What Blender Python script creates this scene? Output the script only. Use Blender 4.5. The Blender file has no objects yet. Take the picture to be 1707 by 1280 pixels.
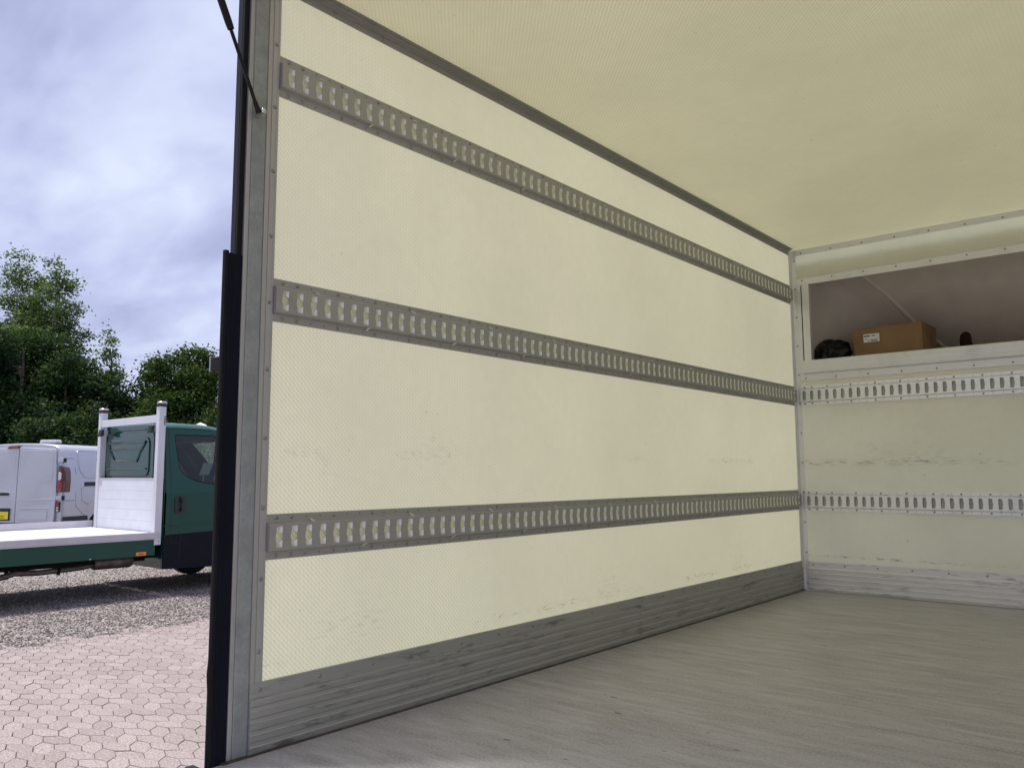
import bpy, bmesh, math, random
import numpy as np
from mathutils import Vector, Matrix, Euler
from mathutils.geometry import tessellate_polygon

random.seed(7); np.random.seed(7)
SC = bpy.context.scene
COL = SC.collection
R = math.radians

# ------------------------------------------------------------------ camera
cam_d = bpy.data.cameras.new('camera'); cam = bpy.data.objects.new('camera', cam_d); COL.objects.link(cam)
cam_d.sensor_width = 36.0; cam_d.lens = 28.489; cam_d.clip_start = 0.02; cam_d.clip_end = 2000
right = Vector((0.76382301, 0.64541476, -0.00376854)); up = Vector((0.07403255, -0.08181132, 0.99389441))
fwd = Vector((-0.64116581, 0.75943841, 0.11027107))
m = Matrix((right, up, -fwd)).transposed().to_4x4(); m.translation = Vector((2.0217, 0.0, 1.5299))
cam.matrix_world = m
SC.camera = cam

# ------------------------------------------------------------------ sun and sky
SUN_EL, SUN_AZ = R(69), R(240)         # azimuth clockwise from +Y
sd = bpy.data.lights.new('sun', 'SUN'); sd.energy = 2.6; sd.angle = R(11); sd.color = (1.0, 0.96, 0.9)
sun = bpy.data.objects.new('sun', sd); COL.objects.link(sun)
sdir = Vector((math.sin(SUN_AZ) * math.cos(SUN_EL), math.cos(SUN_AZ) * math.cos(SUN_EL), math.sin(SUN_EL)))
sun.rotation_euler = sdir.to_track_quat('Z', 'Y').to_euler(); sun.location = sdir * 60

world = bpy.data.worlds.new('World'); SC.world = world; world.use_nodes = True
wn, wl = world.node_tree.nodes, world.node_tree.links
for n in list(wn): wn.remove(n)
wo = wn.new('ShaderNodeOutputWorld'); bg = wn.new('ShaderNodeBackground'); bg.inputs['Strength'].default_value = 0.1
sky = wn.new('ShaderNodeTexSky'); sky.sky_type = 'NISHITA'; sky.sun_disc = False
sky.sun_elevation = SUN_EL; sky.sun_rotation = SUN_AZ
tc = wn.new('ShaderNodeTexCoord')
sep = wn.new('ShaderNodeSeparateXYZ'); wl.new(tc.outputs['Generated'], sep.inputs[0])
def wmath(op, a, b=None):
    n = wn.new('ShaderNodeMath'); n.operation = op
    for i, v in enumerate((a, b)):
        if v is None: continue
        if isinstance(v, (int, float)): n.inputs[i].default_value = v
        else: wl.new(v, n.inputs[i])
    return n.outputs[0]
zz = wmath('ADD', wmath('MAXIMUM', sep.outputs[2], 0.0), 0.22)
cx, cy = wmath('DIVIDE', sep.outputs[0], zz), wmath('DIVIDE', sep.outputs[1], zz)
cmb = wn.new('ShaderNodeCombineXYZ'); wl.new(cx, cmb.inputs[0]); wl.new(cy, cmb.inputs[1])
mp = wn.new('ShaderNodeMapping'); mp.inputs['Rotation'].default_value = (0, 0, R(35)); mp.inputs['Scale'].default_value = (1.0, 1.9, 1.0)
wl.new(cmb.outputs[0], mp.inputs[0])
n1 = wn.new('ShaderNodeTexNoise'); n1.inputs['Scale'].default_value = 1.15; n1.inputs['Detail'].default_value = 7
n1.inputs['Roughness'].default_value = 0.52; n1.inputs['Distortion'].default_value = 0.35
wl.new(mp.outputs[0], n1.inputs['Vector'])
n2 = wn.new('ShaderNodeTexNoise'); n2.inputs['Scale'].default_value = 4.5; n2.inputs['Detail'].default_value = 6; n2.inputs['Distortion'].default_value = 0.5
wl.new(mp.outputs[0], n2.inputs['Vector'])
nf = wmath('ADD', wmath('MULTIPLY', n1.outputs['Fac'], 0.78), wmath('MULTIPLY', n2.outputs['Fac'], 0.22))
rp = wn.new('ShaderNodeValToRGB'); wl.new(nf, rp.inputs[0])
e = rp.color_ramp.elements
e[0].position = 0.36; e[0].color = (1.85, 1.98, 3.05, 1)
e[1].position = 0.66; e[1].color = (3.5, 3.75, 4.6, 1)
k = e.new(0.5); k.color = (2.6, 2.78, 3.9, 1)
mx = wn.new('ShaderNodeMix'); mx.data_type = 'RGBA'; mx.inputs[0].default_value = 0.92
wl.new(sky.outputs[0], mx.inputs[6]); wl.new(rp.outputs[0], mx.inputs[7])
wl.new(mx.outputs[2], bg.inputs['Color']); wl.new(bg.outputs[0], wo.inputs[0])

SC.view_settings.view_transform = 'Standard'; SC.view_settings.look = 'None'
SC.view_settings.exposure = 1.15; SC.view_settings.gamma = 1.0; SC.view_settings.use_curve_mapping = False
SC.cycles.use_denoising = True
SC.cycles.max_bounces = 10; SC.cycles.diffuse_bounces = 6; SC.cycles.transmission_bounces = 8; SC.cycles.transparent_max_bounces = 12

# ------------------------------------------------------------------ materials
class NT:
    def __init__(s, name):
        s.m = bpy.data.materials.new(name); s.m.use_nodes = True; s.t = s.m.node_tree
        s.b = s.t.nodes['Principled BSDF']; s.out = s.t.nodes['Material Output']
    def n(s, typ, **kw):
        n = s.t.nodes.new(typ)
        for k_, v in kw.items():
            if hasattr(n, k_): setattr(n, k_, v)
            else: n.inputs[k_].default_value = v
        return n
    def l(s, a, b): s.t.links.new(a, b)
    def obj(s, scale=(1, 1, 1), rot=(0, 0, 0), loc=(0, 0, 0)):
        tc = s.n('ShaderNodeTexCoord'); mp = s.n('ShaderNodeMapping')
        mp.inputs['Scale'].default_value = scale; mp.inputs['Rotation'].default_value = rot; mp.inputs['Location'].default_value = loc
        g = s.n('ShaderNodeNewGeometry'); s.l(g.outputs['Position'], mp.inputs[0]); return mp.outputs[0]
    def noise(s, vec, scale, detail=4, rough=0.5):
        n = s.n('ShaderNodeTexNoise'); n.inputs['Scale'].default_value = scale; n.inputs['Detail'].default_value = detail
        n.inputs['Roughness'].default_value = rough
        if vec is not None: s.l(vec, n.inputs['Vector'])
        return n.outputs['Fac']
    def ramp(s, fac, stops):
        r = s.n('ShaderNodeValToRGB'); el = r.color_ramp.elements
        while len(el) > len(stops): el.remove(el[-1])
        while len(el) < len(stops): el.new(0.5)
        for e_, (p, c) in zip(el, stops): e_.position = p; e_.color = (*c, 1) if len(c) == 3 else c
        s.l(fac, r.inputs[0]); return r.outputs[0]
    def math(s, op, a, b=0.0, clamp=False):
        n = s.n('ShaderNodeMath', operation=op); n.use_clamp = clamp
        for i, v in enumerate((a, b)):
            if isinstance(v, (int, float)): n.inputs[i].default_value = v
            else: s.l(v, n.inputs[i])
        return n.outputs[0]
    def mix(s, fac, a, b, blend='MIX'):
        n = s.n('ShaderNodeMix', data_type='RGBA', blend_type=blend)
        for i, v in ((0, fac), (6, a), (7, b)):
            if isinstance(v, (int, float)): n.inputs[i].default_value = v
            elif isinstance(v, tuple): n.inputs[i].default_value = (*v, 1)
            else: s.l(v, n.inputs[i])
        return n.outputs[2]
    def bump(s, h, strength=0.2, dist=0.01):
        n = s.n('ShaderNodeBump'); n.inputs['Strength'].default_value = strength; n.inputs['Distance'].default_value = dist
        s.l(h, n.inputs['Height']); s.l(n.outputs[0], s.b.inputs['Normal']); return n.outputs[0]
    def col(s, c): 
        if isinstance(c, tuple): s.b.inputs['Base Color'].default_value = (*c, 1)
        else: s.l(c, s.b.inputs['Base Color'])
    def set(s, **kw):
        for k_, v in kw.items(): s.b.inputs[k_.replace('_', ' ')].default_value = v

M = {}
def plain(name, c, rough=0.5, metal=0.0, var=0.12, scale=6.0, coat=0.0, bump=0.0, bscale=200, spec=None):
    t = NT(name); v = t.obj()
    f = t.noise(v, scale, 5)
    lo = tuple(x * (1 - var) for x in c); hi = tuple(min(1, x * (1 + var)) for x in c)
    t.col(t.ramp(f, [(0.3, lo), (0.7, hi)])); t.set(Roughness=rough, Metallic=metal)
    if spec is not None: t.b.inputs['Specular IOR Level'].default_value = spec
    if coat: t.b.inputs['Coat Weight'].default_value = coat; t.b.inputs['Coat Roughness'].default_value = 0.06
    if bump: t.bump(t.noise(v, bscale, 3), bump, 0.002)
    M[name] = t.m; return t.m

def metal(name, c, rough, met, grain_axis, var=0.12):
    """brushed/extruded metal: fine lines along one axis, soft dirt"""
    t = NT(name); sc = [40, 40, 40]; sc[grain_axis] = 0.6
    g = t.noise(t.obj(scale=tuple(sc)), 5.0, 4, 0.6); d = t.noise(t.obj(), 7.0, 6, 0.65)
    lo = tuple(x * (1 - var) for x in c)
    base = t.mix(t.math('MULTIPLY', g, 0.6), c, lo)
    base = t.mix(t.ramp(d, [(0.55, (0, 0, 0)), (0.75, (0.45, 0.45, 0.45))]), base, tuple(x * 0.62 for x in c))
    t.col(base); t.set(Metallic=met)
    rr = t.math('MULTIPLY_ADD', g, 0.2); t.t.nodes[-1] if False else None
    n = rr.node; n.inputs[2].default_value = rough - 0.1; t.l(rr, t.b.inputs['Roughness'])
    t.bump(g, 0.08, 0.002); M[name] = t.m; return t.m

metal('rail_metal_shaded', (0.425, 0.42, 0.41), 0.5, 0.5, 1)  # side wall rails: their dimmer light painted in as darker metal
metal('rail_metal_lit', (0.93, 0.93, 0.95), 0.36, 0.3, 0, 0.05)  # same rails on the front wall, paler for light from the opening
metal('trim_metal', (0.50, 0.49, 0.49), 0.45, 0.55, 2)
metal('edge_trim', (0.34, 0.34, 0.335), 0.5, 0.5, 1)
metal('frame_metal', (0.78, 0.78, 0.80), 0.42, 0.45, 0)
plain('rivet_metal', (0.32, 0.31, 0.30), 0.35, 0.8)
plain('lip_lit_alu', (0.88, 0.88, 0.89), 0.35, 0.0, 0.03)  # rail lips whitened to paint in the light they catch
plain('front_slot_shade', (0.58, 0.60, 0.585), 0.6)  # grey painted behind the front slots for the shade inside them
plain('hole_dark', (0.02, 0.02, 0.02), 0.9)
plain('navy_rubber', (0.007, 0.008, 0.018), 0.75, bump=0.1, spec=0.15)
plain('black_rubber', (0.010, 0.010, 0.012), 0.75, bump=0.15, spec=0.2)
plain('black_plastic', (0.02, 0.02, 0.023), 0.5)
plain('black_paint', (0.008, 0.008, 0.009), 0.45, spec=0.25)
plain('chrome', (0.7, 0.7, 0.7), 0.15, 1.0)
plain('slant_slot_pale', (0.62, 0.60, 0.46), 0.6)
plain('joint_sealant', (0.07, 0.055, 0.045), 0.8, scale=30, var=0.5)

def galv():
    t = NT('galvanised'); v = t.obj()
    vo = t.n('ShaderNodeTexVoronoi'); vo.inputs['Scale'].default_value = 90; t.l(v, vo.inputs['Vector'])
    a = t.noise(v, 14, 6, 0.6); b = t.noise(t.obj(scale=(1, 1, 0.25)), 30, 4, 0.6)
    base = t.ramp(a, [(0.3, (0.27, 0.30, 0.31)), (0.55, (0.37, 0.40, 0.41)), (0.75, (0.46, 0.49, 0.50))])
    base = t.mix(0.25, base, vo.outputs['Color'], 'OVERLAY') if False else t.mix(t.math('MULTIPLY', vo.outputs['Distance'], 0.5), base, (0.28, 0.30, 0.31))
    base = t.mix(t.ramp(b, [(0.62, (0, 0, 0)), (0.72, (0.5, 0.5, 0.5))]), base, (0.2, 0.215, 0.22))
    t.col(base); t.set(Roughness=0.55, Metallic=0.45); t.bump(a, 0.15, 0.003); M['galvanised'] = t.m
galv()

def grp(name, base, trans, tfac, axes, scuffs, line_z=None, weave=0.20, wsc=46):
    """fibreglass sheet: woven diagonal glass showing through, thin enough to let daylight in"""
    t = NT(name)
    g = t.n('ShaderNodeNewGeometry'); sp = t.n('ShaderNodeSeparateXYZ'); t.l(g.outputs['Position'], sp.inputs[0])
    P = [sp.outputs[0], sp.outputs[1], sp.outputs[2]]
    u, w = P[axes[0]], P[axes[1]]
    def wv(a, b, k):
        s_ = t.math('ADD', t.math('MULTIPLY', u, a), t.math('MULTIPLY', w, b))
        jit = t.math('MULTIPLY', t.noise(t.obj(), 14.0, 4), 3.0)
        return t.math('SINE', t.math('ADD', t.math('MULTIPLY', s_, k), jit))
    K = 2 * math.pi * wsc * 2
    d1 = wv(0.72, 0.69, K); d2 = wv(0.66, -0.75, K * 0.97)
    h1 = wv(1.0, 0.02, K * 0.8)
    weav = t.math('ADD', t.math('ADD', t.math('MULTIPLY', d1, 0.5), t.math('MULTIPLY', d2, 0.14)), t.math('MULTIPLY', h1, 0.15))
    big = t.noise(t.obj(), 1.6, 4, 0.55); mid = t.noise(t.obj(), 22, 5, 0.6)
    wamp = t.math('MULTIPLY', t.ramp(big, [(0.3, (0.35,) * 3), (0.7, (1,) * 3)]), weave)
    val = t.math('ADD', 1.0, t.math('MULTIPLY', weav, wamp))
    val = t.math('ADD', val, t.math('MULTIPLY', t.math('SUBTRACT', mid, 0.5), 0.10))
    val = t.math('ADD', val, t.math('MULTIPLY', t.math('SUBTRACT', big, 0.5), 0.22))
    col = t.mix(1.0, base, val, 'MULTIPLY')
    dirt = None
    def band(c, hw, along, thr, fine):     # dirt rubbed on within a band of height, broken up along the wall
        a = t.math('SUBTRACT', 1.0, t.math('DIVIDE', t.math('ABSOLUTE', t.math('SUBTRACT', w, c)), hw), True)
        nz = t.noise(t.obj(loc=(c * 3, c, 0)), along, 3, 0.5)
        msk = t.ramp(nz, [(thr, (0,) * 3), (thr + 0.12, (1,) * 3)])
        sc_ = [1, 1, 1]; sc_[axes[0]] = 0.22
        fn = t.noise(t.obj(scale=tuple(sc_)), fine, 6, 0.72)
        return t.math('MULTIPLY', t.math('MULTIPLY', a, msk), t.ramp(fn, [(0.5, (0,) * 3), (0.66, (1,) * 3)]), True)
    for s_ in scuffs:
        b_ = band(*s_[:5]); b_ = t.math('MULTIPLY', b_, s_[5])
        dirt = b_ if dirt is None else t.math('ADD', dirt, b_, True)
    spk = t.noise(t.obj(), 60, 2, 0.5); gate = t.noise(t.obj(), 6, 2, 0.5)
    spots = t.math('MULTIPLY', t.ramp(spk, [(0.735, (0,) * 3), (0.76, (1,) * 3)]), t.ramp(gate, [(0.52, (0,) * 3), (0.6, (0.6,) * 3)]))
    dirt = spots if dirt is None else t.math('ADD', dirt, spots, True)
    col = t.mix(dirt, col, (0.10, 0.095, 0.08))
    t.col(col); t.set(Roughness=0.38)
    nb = t.bump(t.math('ADD', t.math('MULTIPLY', weav, 0.5), mid), 0.12, 0.002)
    if tfac > 0:
        tr = t.n('ShaderNodeBsdfTranslucent'); t.l(t.mix(dirt, t.mix(1.0, trans, val, 'MULTIPLY'), tuple(x * 0.25 for x in trans)), tr.inputs[0])
        ms = t.n('ShaderNodeMixShader'); ms.inputs[0].default_value = tfac
        t.l(t.b.outputs[0], ms.inputs[1]); t.l(tr.outputs[0], ms.inputs[2]); t.l(ms.outputs[0], t.out.inputs[0])
    M[name] = t.m
F = 0.777                      # height of the load floor above the ground
grp('wall_fibreglass', (0.825, 0.825, 0.67), (0.95, 0.94, 0.66), 0.315, (1, 2),
    [(F + 0.82, 0.022, 2.2, 0.50, 130, 0.75), (F + 0.225, 0.022, 2.6, 0.44, 120, 0.7), (F + 0.80, 0.16, 3.1, 0.58, 80, 0.28), (F + 0.28, 0.12, 2.7, 0.55, 80, 0.28)])
grp('roof_fibreglass', (0.77, 0.755, 0.56), (0.92, 0.87, 0.56), 0.095, (0, 1), [], weave=0.16, wsc=42)
grp('slot_shade_fibreglass', (0.74, 0.74, 0.64), (0.97, 0.96, 0.88), 0.40, (1, 2), [])  # duller sheet behind the side slots, toned for the shade inside
grp('side_lining', (0.78, 0.78, 0.66), (0.9, 0.88, 0.62), 0.50, (1, 2), [])
grp('front_fibreglass', (0.90, 0.915, 0.83), (0.99, 0.99, 0.86), 0.44, (0, 2),  # translucency added so the wall glows, standing in for light from the opening
    [(F + 0.815, 0.03, 1.7, 0.38, 95, 0.7), (F + 0.225, 0.010, 1.5, 0.35, 90, 0.9), (F + 0.85, 0.12, 2.5, 0.55, 80, 0.3), (F + 1.1, 0.2, 3.5, 0.62, 80, 0.25)], weave=0.09)

def load_floor():
    t = NT('load_floor_ply')
    st = t.noise(t.obj(scale=(1.3, 7, 1)), 3.4, 9, 0.68); fine = t.noise(t.obj(scale=(9, 60, 1)), 5.0, 5, 0.7)
    big = t.noise(t.obj(scale=(0.6, 1.2, 1)), 1.5, 4, 0.5); grit = t.noise(t.obj(), 130, 3, 0.6)
    c = t.ramp(st, [(0.34, (0.28, 0.258, 0.255)), (0.5, (0.425, 0.40, 0.40)), (0.66, (0.56, 0.545, 0.555))])
    c = t.mix(t.ramp(fine, [(0.45, (0,) * 3), (0.65, (0.5,) * 3)]), c, (0.19, 0.175, 0.175))
    c = t.mix(t.ramp(big, [(0.4, (0,) * 3), (0.7, (0.4,) * 3)]), c, (0.33, 0.32, 0.305))
    c = t.mix(t.ramp(grit, [(0.42, (0,) * 3), (0.62, (0.55,) * 3)]), c, (0.57, 0.555, 0.575))
    sc = t.noise(t.obj(scale=(1.0, 45, 1), loc=(3, 1, 0)), 2.2, 2, 0.4); gate = t.noise(t.obj(scale=(0.8, 3, 1), loc=(1, 4, 0)), 1.8, 2)
    scr = t.math('MULTIPLY', t.ramp(sc, [(0.69, (0,) * 3), (0.72, (1,) * 3)]), t.ramp(gate, [(0.5, (0,) * 3), (0.6, (0.6,) * 3)]))
    c = t.mix(scr, c, (0.55, 0.54, 0.52))
    dk = t.noise(t.obj(scale=(6, 14, 1), loc=(2, 7, 0)), 2.0, 3, 0.5)
    c = t.mix(t.ramp(dk, [(0.73, (0,) * 3), (0.76, (0.8,) * 3)]), c, (0.07, 0.06, 0.055))
    t.col(c); t.set(Roughness=0.42); t.b.inputs['Specular IOR Level'].default_value = 0.5
    t.bump(t.math('ADD', st, t.math('MULTIPLY', grit, 0.5)), 0.12, 0.004); M['load_floor_ply'] = t.m
load_floor()

def kick(name, c, axis):
    t = NT(name); sc = [30, 30, 30]; sc[axis] = 0.5
    g = t.noise(t.obj(scale=tuple(sc)), 6, 4, 0.6)
    s2 = [1, 1, 1]; s2[axis] = 0.16
    sm = t.noise(t.obj(scale=tuple(s2)), 44, 7, 0.7); gate = t.noise(t.obj(), 2.2, 3)
    base = t.mix(t.math('MULTIPLY', g, 0.5), c, tuple(x * 0.75 for x in c))
    d = t.math('MULTIPLY', t.ramp(sm, [(0.53, (0,) * 3), (0.66, (1,) * 3)]), t.ramp(gate, [(0.40, (0.15,) * 3), (0.6, (0.62,) * 3)]))
    base = t.mix(d, base, (0.045, 0.043, 0.04))
    t.col(base); t.set(Roughness=0.5, Metallic=0.5); t.bump(g, 0.06, 0.002); M[name] = t.m
kick('kick_metal_shaded', (0.45, 0.45, 0.44), 1); kick('kick_metal_lit', (0.88, 0.87, 0.90), 0)  # same plates: side darkened for shade, front paled for opening light

def hood_mat():
    t = NT('hood_fibreglass'); v = t.obj(); a = t.noise(v, 5, 6, 0.6); b = t.noise(v, 40, 4, 0.6)
    c = t.ramp(a, [(0.3, (0.58, 0.53, 0.52)), (0.7, (0.70, 0.65, 0.64))]); c = t.mix(t.math('MULTIPLY', b, 0.3), c, (0.46, 0.42, 0.42))
    t.col(c); t.set(Roughness=0.6); t.bump(a, 0.2, 0.01); M['hood_fibreglass'] = t.m
hood_mat()

def paver_mat(name, dark):
    t = NT(name); v = t.obj()
    oi = t.n('ShaderNodeObjectInfo')
    at = t.n('ShaderNodeAttribute'); at.attribute_name = 'tint'
    rnd = oi.outputs['Random'] if name == 'paver_concrete' else at.outputs['Fac']
    sp = t.noise(v, 95, 4, 0.75); sp2 = t.noise(v, 60, 4, 0.6); big = t.noise(v, 1.2, 4, 0.5)
    c = t.ramp(rnd, [(0.0, (0.265, 0.215, 0.203)), (0.5, (0.305, 0.252, 0.239)), (1.0, (0.345, 0.29, 0.276))])
    c = t.mix(t.ramp(sp, [(0.48, (0,) * 3), (0.60, (0.85,) * 3)]), c, (0.13, 0.097, 0.088))
    c = t.mix(t.ramp(sp2, [(0.56, (0,) * 3), (0.72, (0.6,) * 3)]), c, (0.56, 0.49, 0.47))
    c = t.mix(t.ramp(big, [(0.45, (0,) * 3), (0.7, (0.35,) * 3)]), c, (0.28, 0.23, 0.22))
    t.col(c); t.set(Roughness=0.85); t.bump(t.math('ADD', sp, sp2), 0.35, 0.006); M[name] = t.m
paver_mat('paver_concrete', 0); paver_mat('paver_concrete_far', 0)
plain('joint_sand', (0.17, 0.14, 0.128), 0.95, scale=40, var=0.4)

def gravel_mat(name, attr):
    t = NT(name); v = t.obj()
    vo = t.n('ShaderNodeTexVoronoi'); vo.inputs['Scale'].default_value = 48; t.l(v, vo.inputs['Vector'])
    sepc = t.n('ShaderNodeSeparateColor'); t.l(vo.outputs['Color'], sepc.inputs[0])
    if attr:
        at = t.n('ShaderNodeAttribute'); at.attribute_name = 'tint'; f = at.outputs['Fac']
    else: f = sepc.outputs[0]
    big = t.noise(v, 0.9, 5, 0.6)
    c = t.ramp(f, [(0.0, (0.085, 0.071, 0.064)), (0.4, (0.19, 0.163, 0.15)), (0.75, (0.29, 0.255, 0.235)), (1.0, (0.52, 0.47, 0.445))])
    c = t.mix(t.ramp(big, [(0.45, (0,) * 3), (0.7, (0.4,) * 3)]), c, (0.20, 0.17, 0.15))
    t.col(c); t.set(Roughness=0.9)
    if not attr: t.bump(vo.outputs['Distance'], 0.9, 0.02)
    M[name] = t.m
gravel_mat('gravel_ground', False); gravel_mat('gravel_stone', True)

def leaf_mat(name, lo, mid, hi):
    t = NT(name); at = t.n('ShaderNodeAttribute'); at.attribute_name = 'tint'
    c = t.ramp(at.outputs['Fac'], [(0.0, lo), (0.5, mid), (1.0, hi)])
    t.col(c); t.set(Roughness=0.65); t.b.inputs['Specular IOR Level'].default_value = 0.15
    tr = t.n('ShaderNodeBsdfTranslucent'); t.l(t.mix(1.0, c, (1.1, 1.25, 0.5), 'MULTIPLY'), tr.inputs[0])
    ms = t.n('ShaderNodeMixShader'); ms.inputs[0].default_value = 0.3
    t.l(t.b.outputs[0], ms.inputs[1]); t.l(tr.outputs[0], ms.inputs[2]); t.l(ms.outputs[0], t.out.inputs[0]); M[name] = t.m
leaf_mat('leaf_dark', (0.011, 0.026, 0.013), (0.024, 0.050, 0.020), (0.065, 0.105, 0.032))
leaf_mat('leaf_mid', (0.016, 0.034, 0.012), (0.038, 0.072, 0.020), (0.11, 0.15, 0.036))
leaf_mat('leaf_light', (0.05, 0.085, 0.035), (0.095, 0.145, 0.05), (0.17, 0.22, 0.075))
plain('bark', (0.09, 0.075, 0.06), 0.9, scale=20, var=0.4); plain('pale_bark', (0.28, 0.26, 0.23), 0.85, scale=20, var=0.4)

plain('green_paint', (0.004, 0.058, 0.041), 0.3, 0.0, 0.06, 3, coat=0.25, spec=0.3)
plain('green_gloss', (0.003, 0.045, 0.032), 0.13, 0.0, 0.06, 3, coat=0.5, spec=0.4)
plain('silver_paint', (0.52, 0.535, 0.59), 0.32, 0.35, 0.05, 2, coat=0.8)
plain('white_alu', (0.62, 0.62, 0.66), 0.35, 0.25, 0.05, 4)
plain('bed_alu', (0.55, 0.53, 0.57), 0.38, 0.4, 0.08, 4)
plain('deck_white', (0.62, 0.63, 0.68), 0.5, 0.1, 0.05, 5)
plain('cladding', (0.007, 0.008, 0.014), 0.6, 0, 0.1, 30, spec=0.15)
plain('exhaust', (0.16, 0.13, 0.12), 0.5, 0.6, 0.4, 12)
plain('chassis_black', (0.006, 0.006, 0.006), 0.7, spec=0.15)
plain('seam_dark', (0.010, 0.011, 0.012), 0.7)
plain('tyre', (0.018, 0.018, 0.019), 0.8)
plain('rim_silver', (0.55, 0.56, 0.58), 0.3, 0.7)
plain('paper', (0.74, 0.75, 0.76), 0.7); plain('ink', (0.03, 0.03, 0.03), 0.7)
plain('plate_yellow', (0.85, 0.70, 0.02), 0.4, 0, 0.03)
plain('red_lens', (0.33, 0.008, 0.012), 0.12, 0, 0.2, 40, coat=1.0); plain('dark_red_lens', (0.075, 0.006, 0.009), 0.12, coat=1.0)
plain('clear_lens', (0.70, 0.68, 0.68), 0.1, 0.3, 0.25, 60, coat=1.0); plain('orange_lens', (0.85, 0.24, 0.01), 0.2, 0, 0.15, 80, coat=1.0)
plain('beacon_lens', (0.42, 0.36, 0.38), 0.15, 0.2, 0.2, 50, coat=1.0)
plain('seat_cloth', (0.035, 0.036, 0.04), 0.9); plain('dash_plastic', (0.03, 0.033, 0.036), 0.6)
plain('cardboard', (0.27, 0.165, 0.085), 0.8, 0, 0.12, 8, bump=0.05, bscale=90)
plain('cardboard_tape', (0.22, 0.12, 0.065), 0.3, 0, 0.15, 15)
plain('bag_plastic', (0.003, 0.003, 0.003), 0.3, spec=0.4); plain('brown_wood', (0.020, 0.007, 0.004), 0.6, 0, 0.3, 15, spec=0.1)
plain('fluff_white', (0.6, 0.6, 0.62), 0.7)
def glass(name, tint, dens):
    t = NT(name); t.col((0.01, 0.012, 0.013)); t.set(Roughness=0.03)
    tp = t.n('ShaderNodeBsdfTransparent'); tp.inputs[0].default_value = (*tint, 1)
    fr = t.n('ShaderNodeFresnel'); fr.inputs[0].default_value = 1.5
    ms = t.n('ShaderNodeMixShader'); gl = t.n('ShaderNodeBsdfGlossy'); gl.inputs['Roughness'].default_value = 0.02
    t.l(t.math('ADD', fr.outputs[0], dens), ms.inputs[0]); t.l(tp.outputs[0], ms.inputs[1]); t.l(gl.outputs[0], ms.inputs[2])
    t.l(ms.outputs[0], t.out.inputs[0]); M[name] = t.m
glass('cab_glass', (0.45, 0.56, 0.53), 0.0); glass('van_glass', (0.25, 0.27, 0.28), 0.05)

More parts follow.
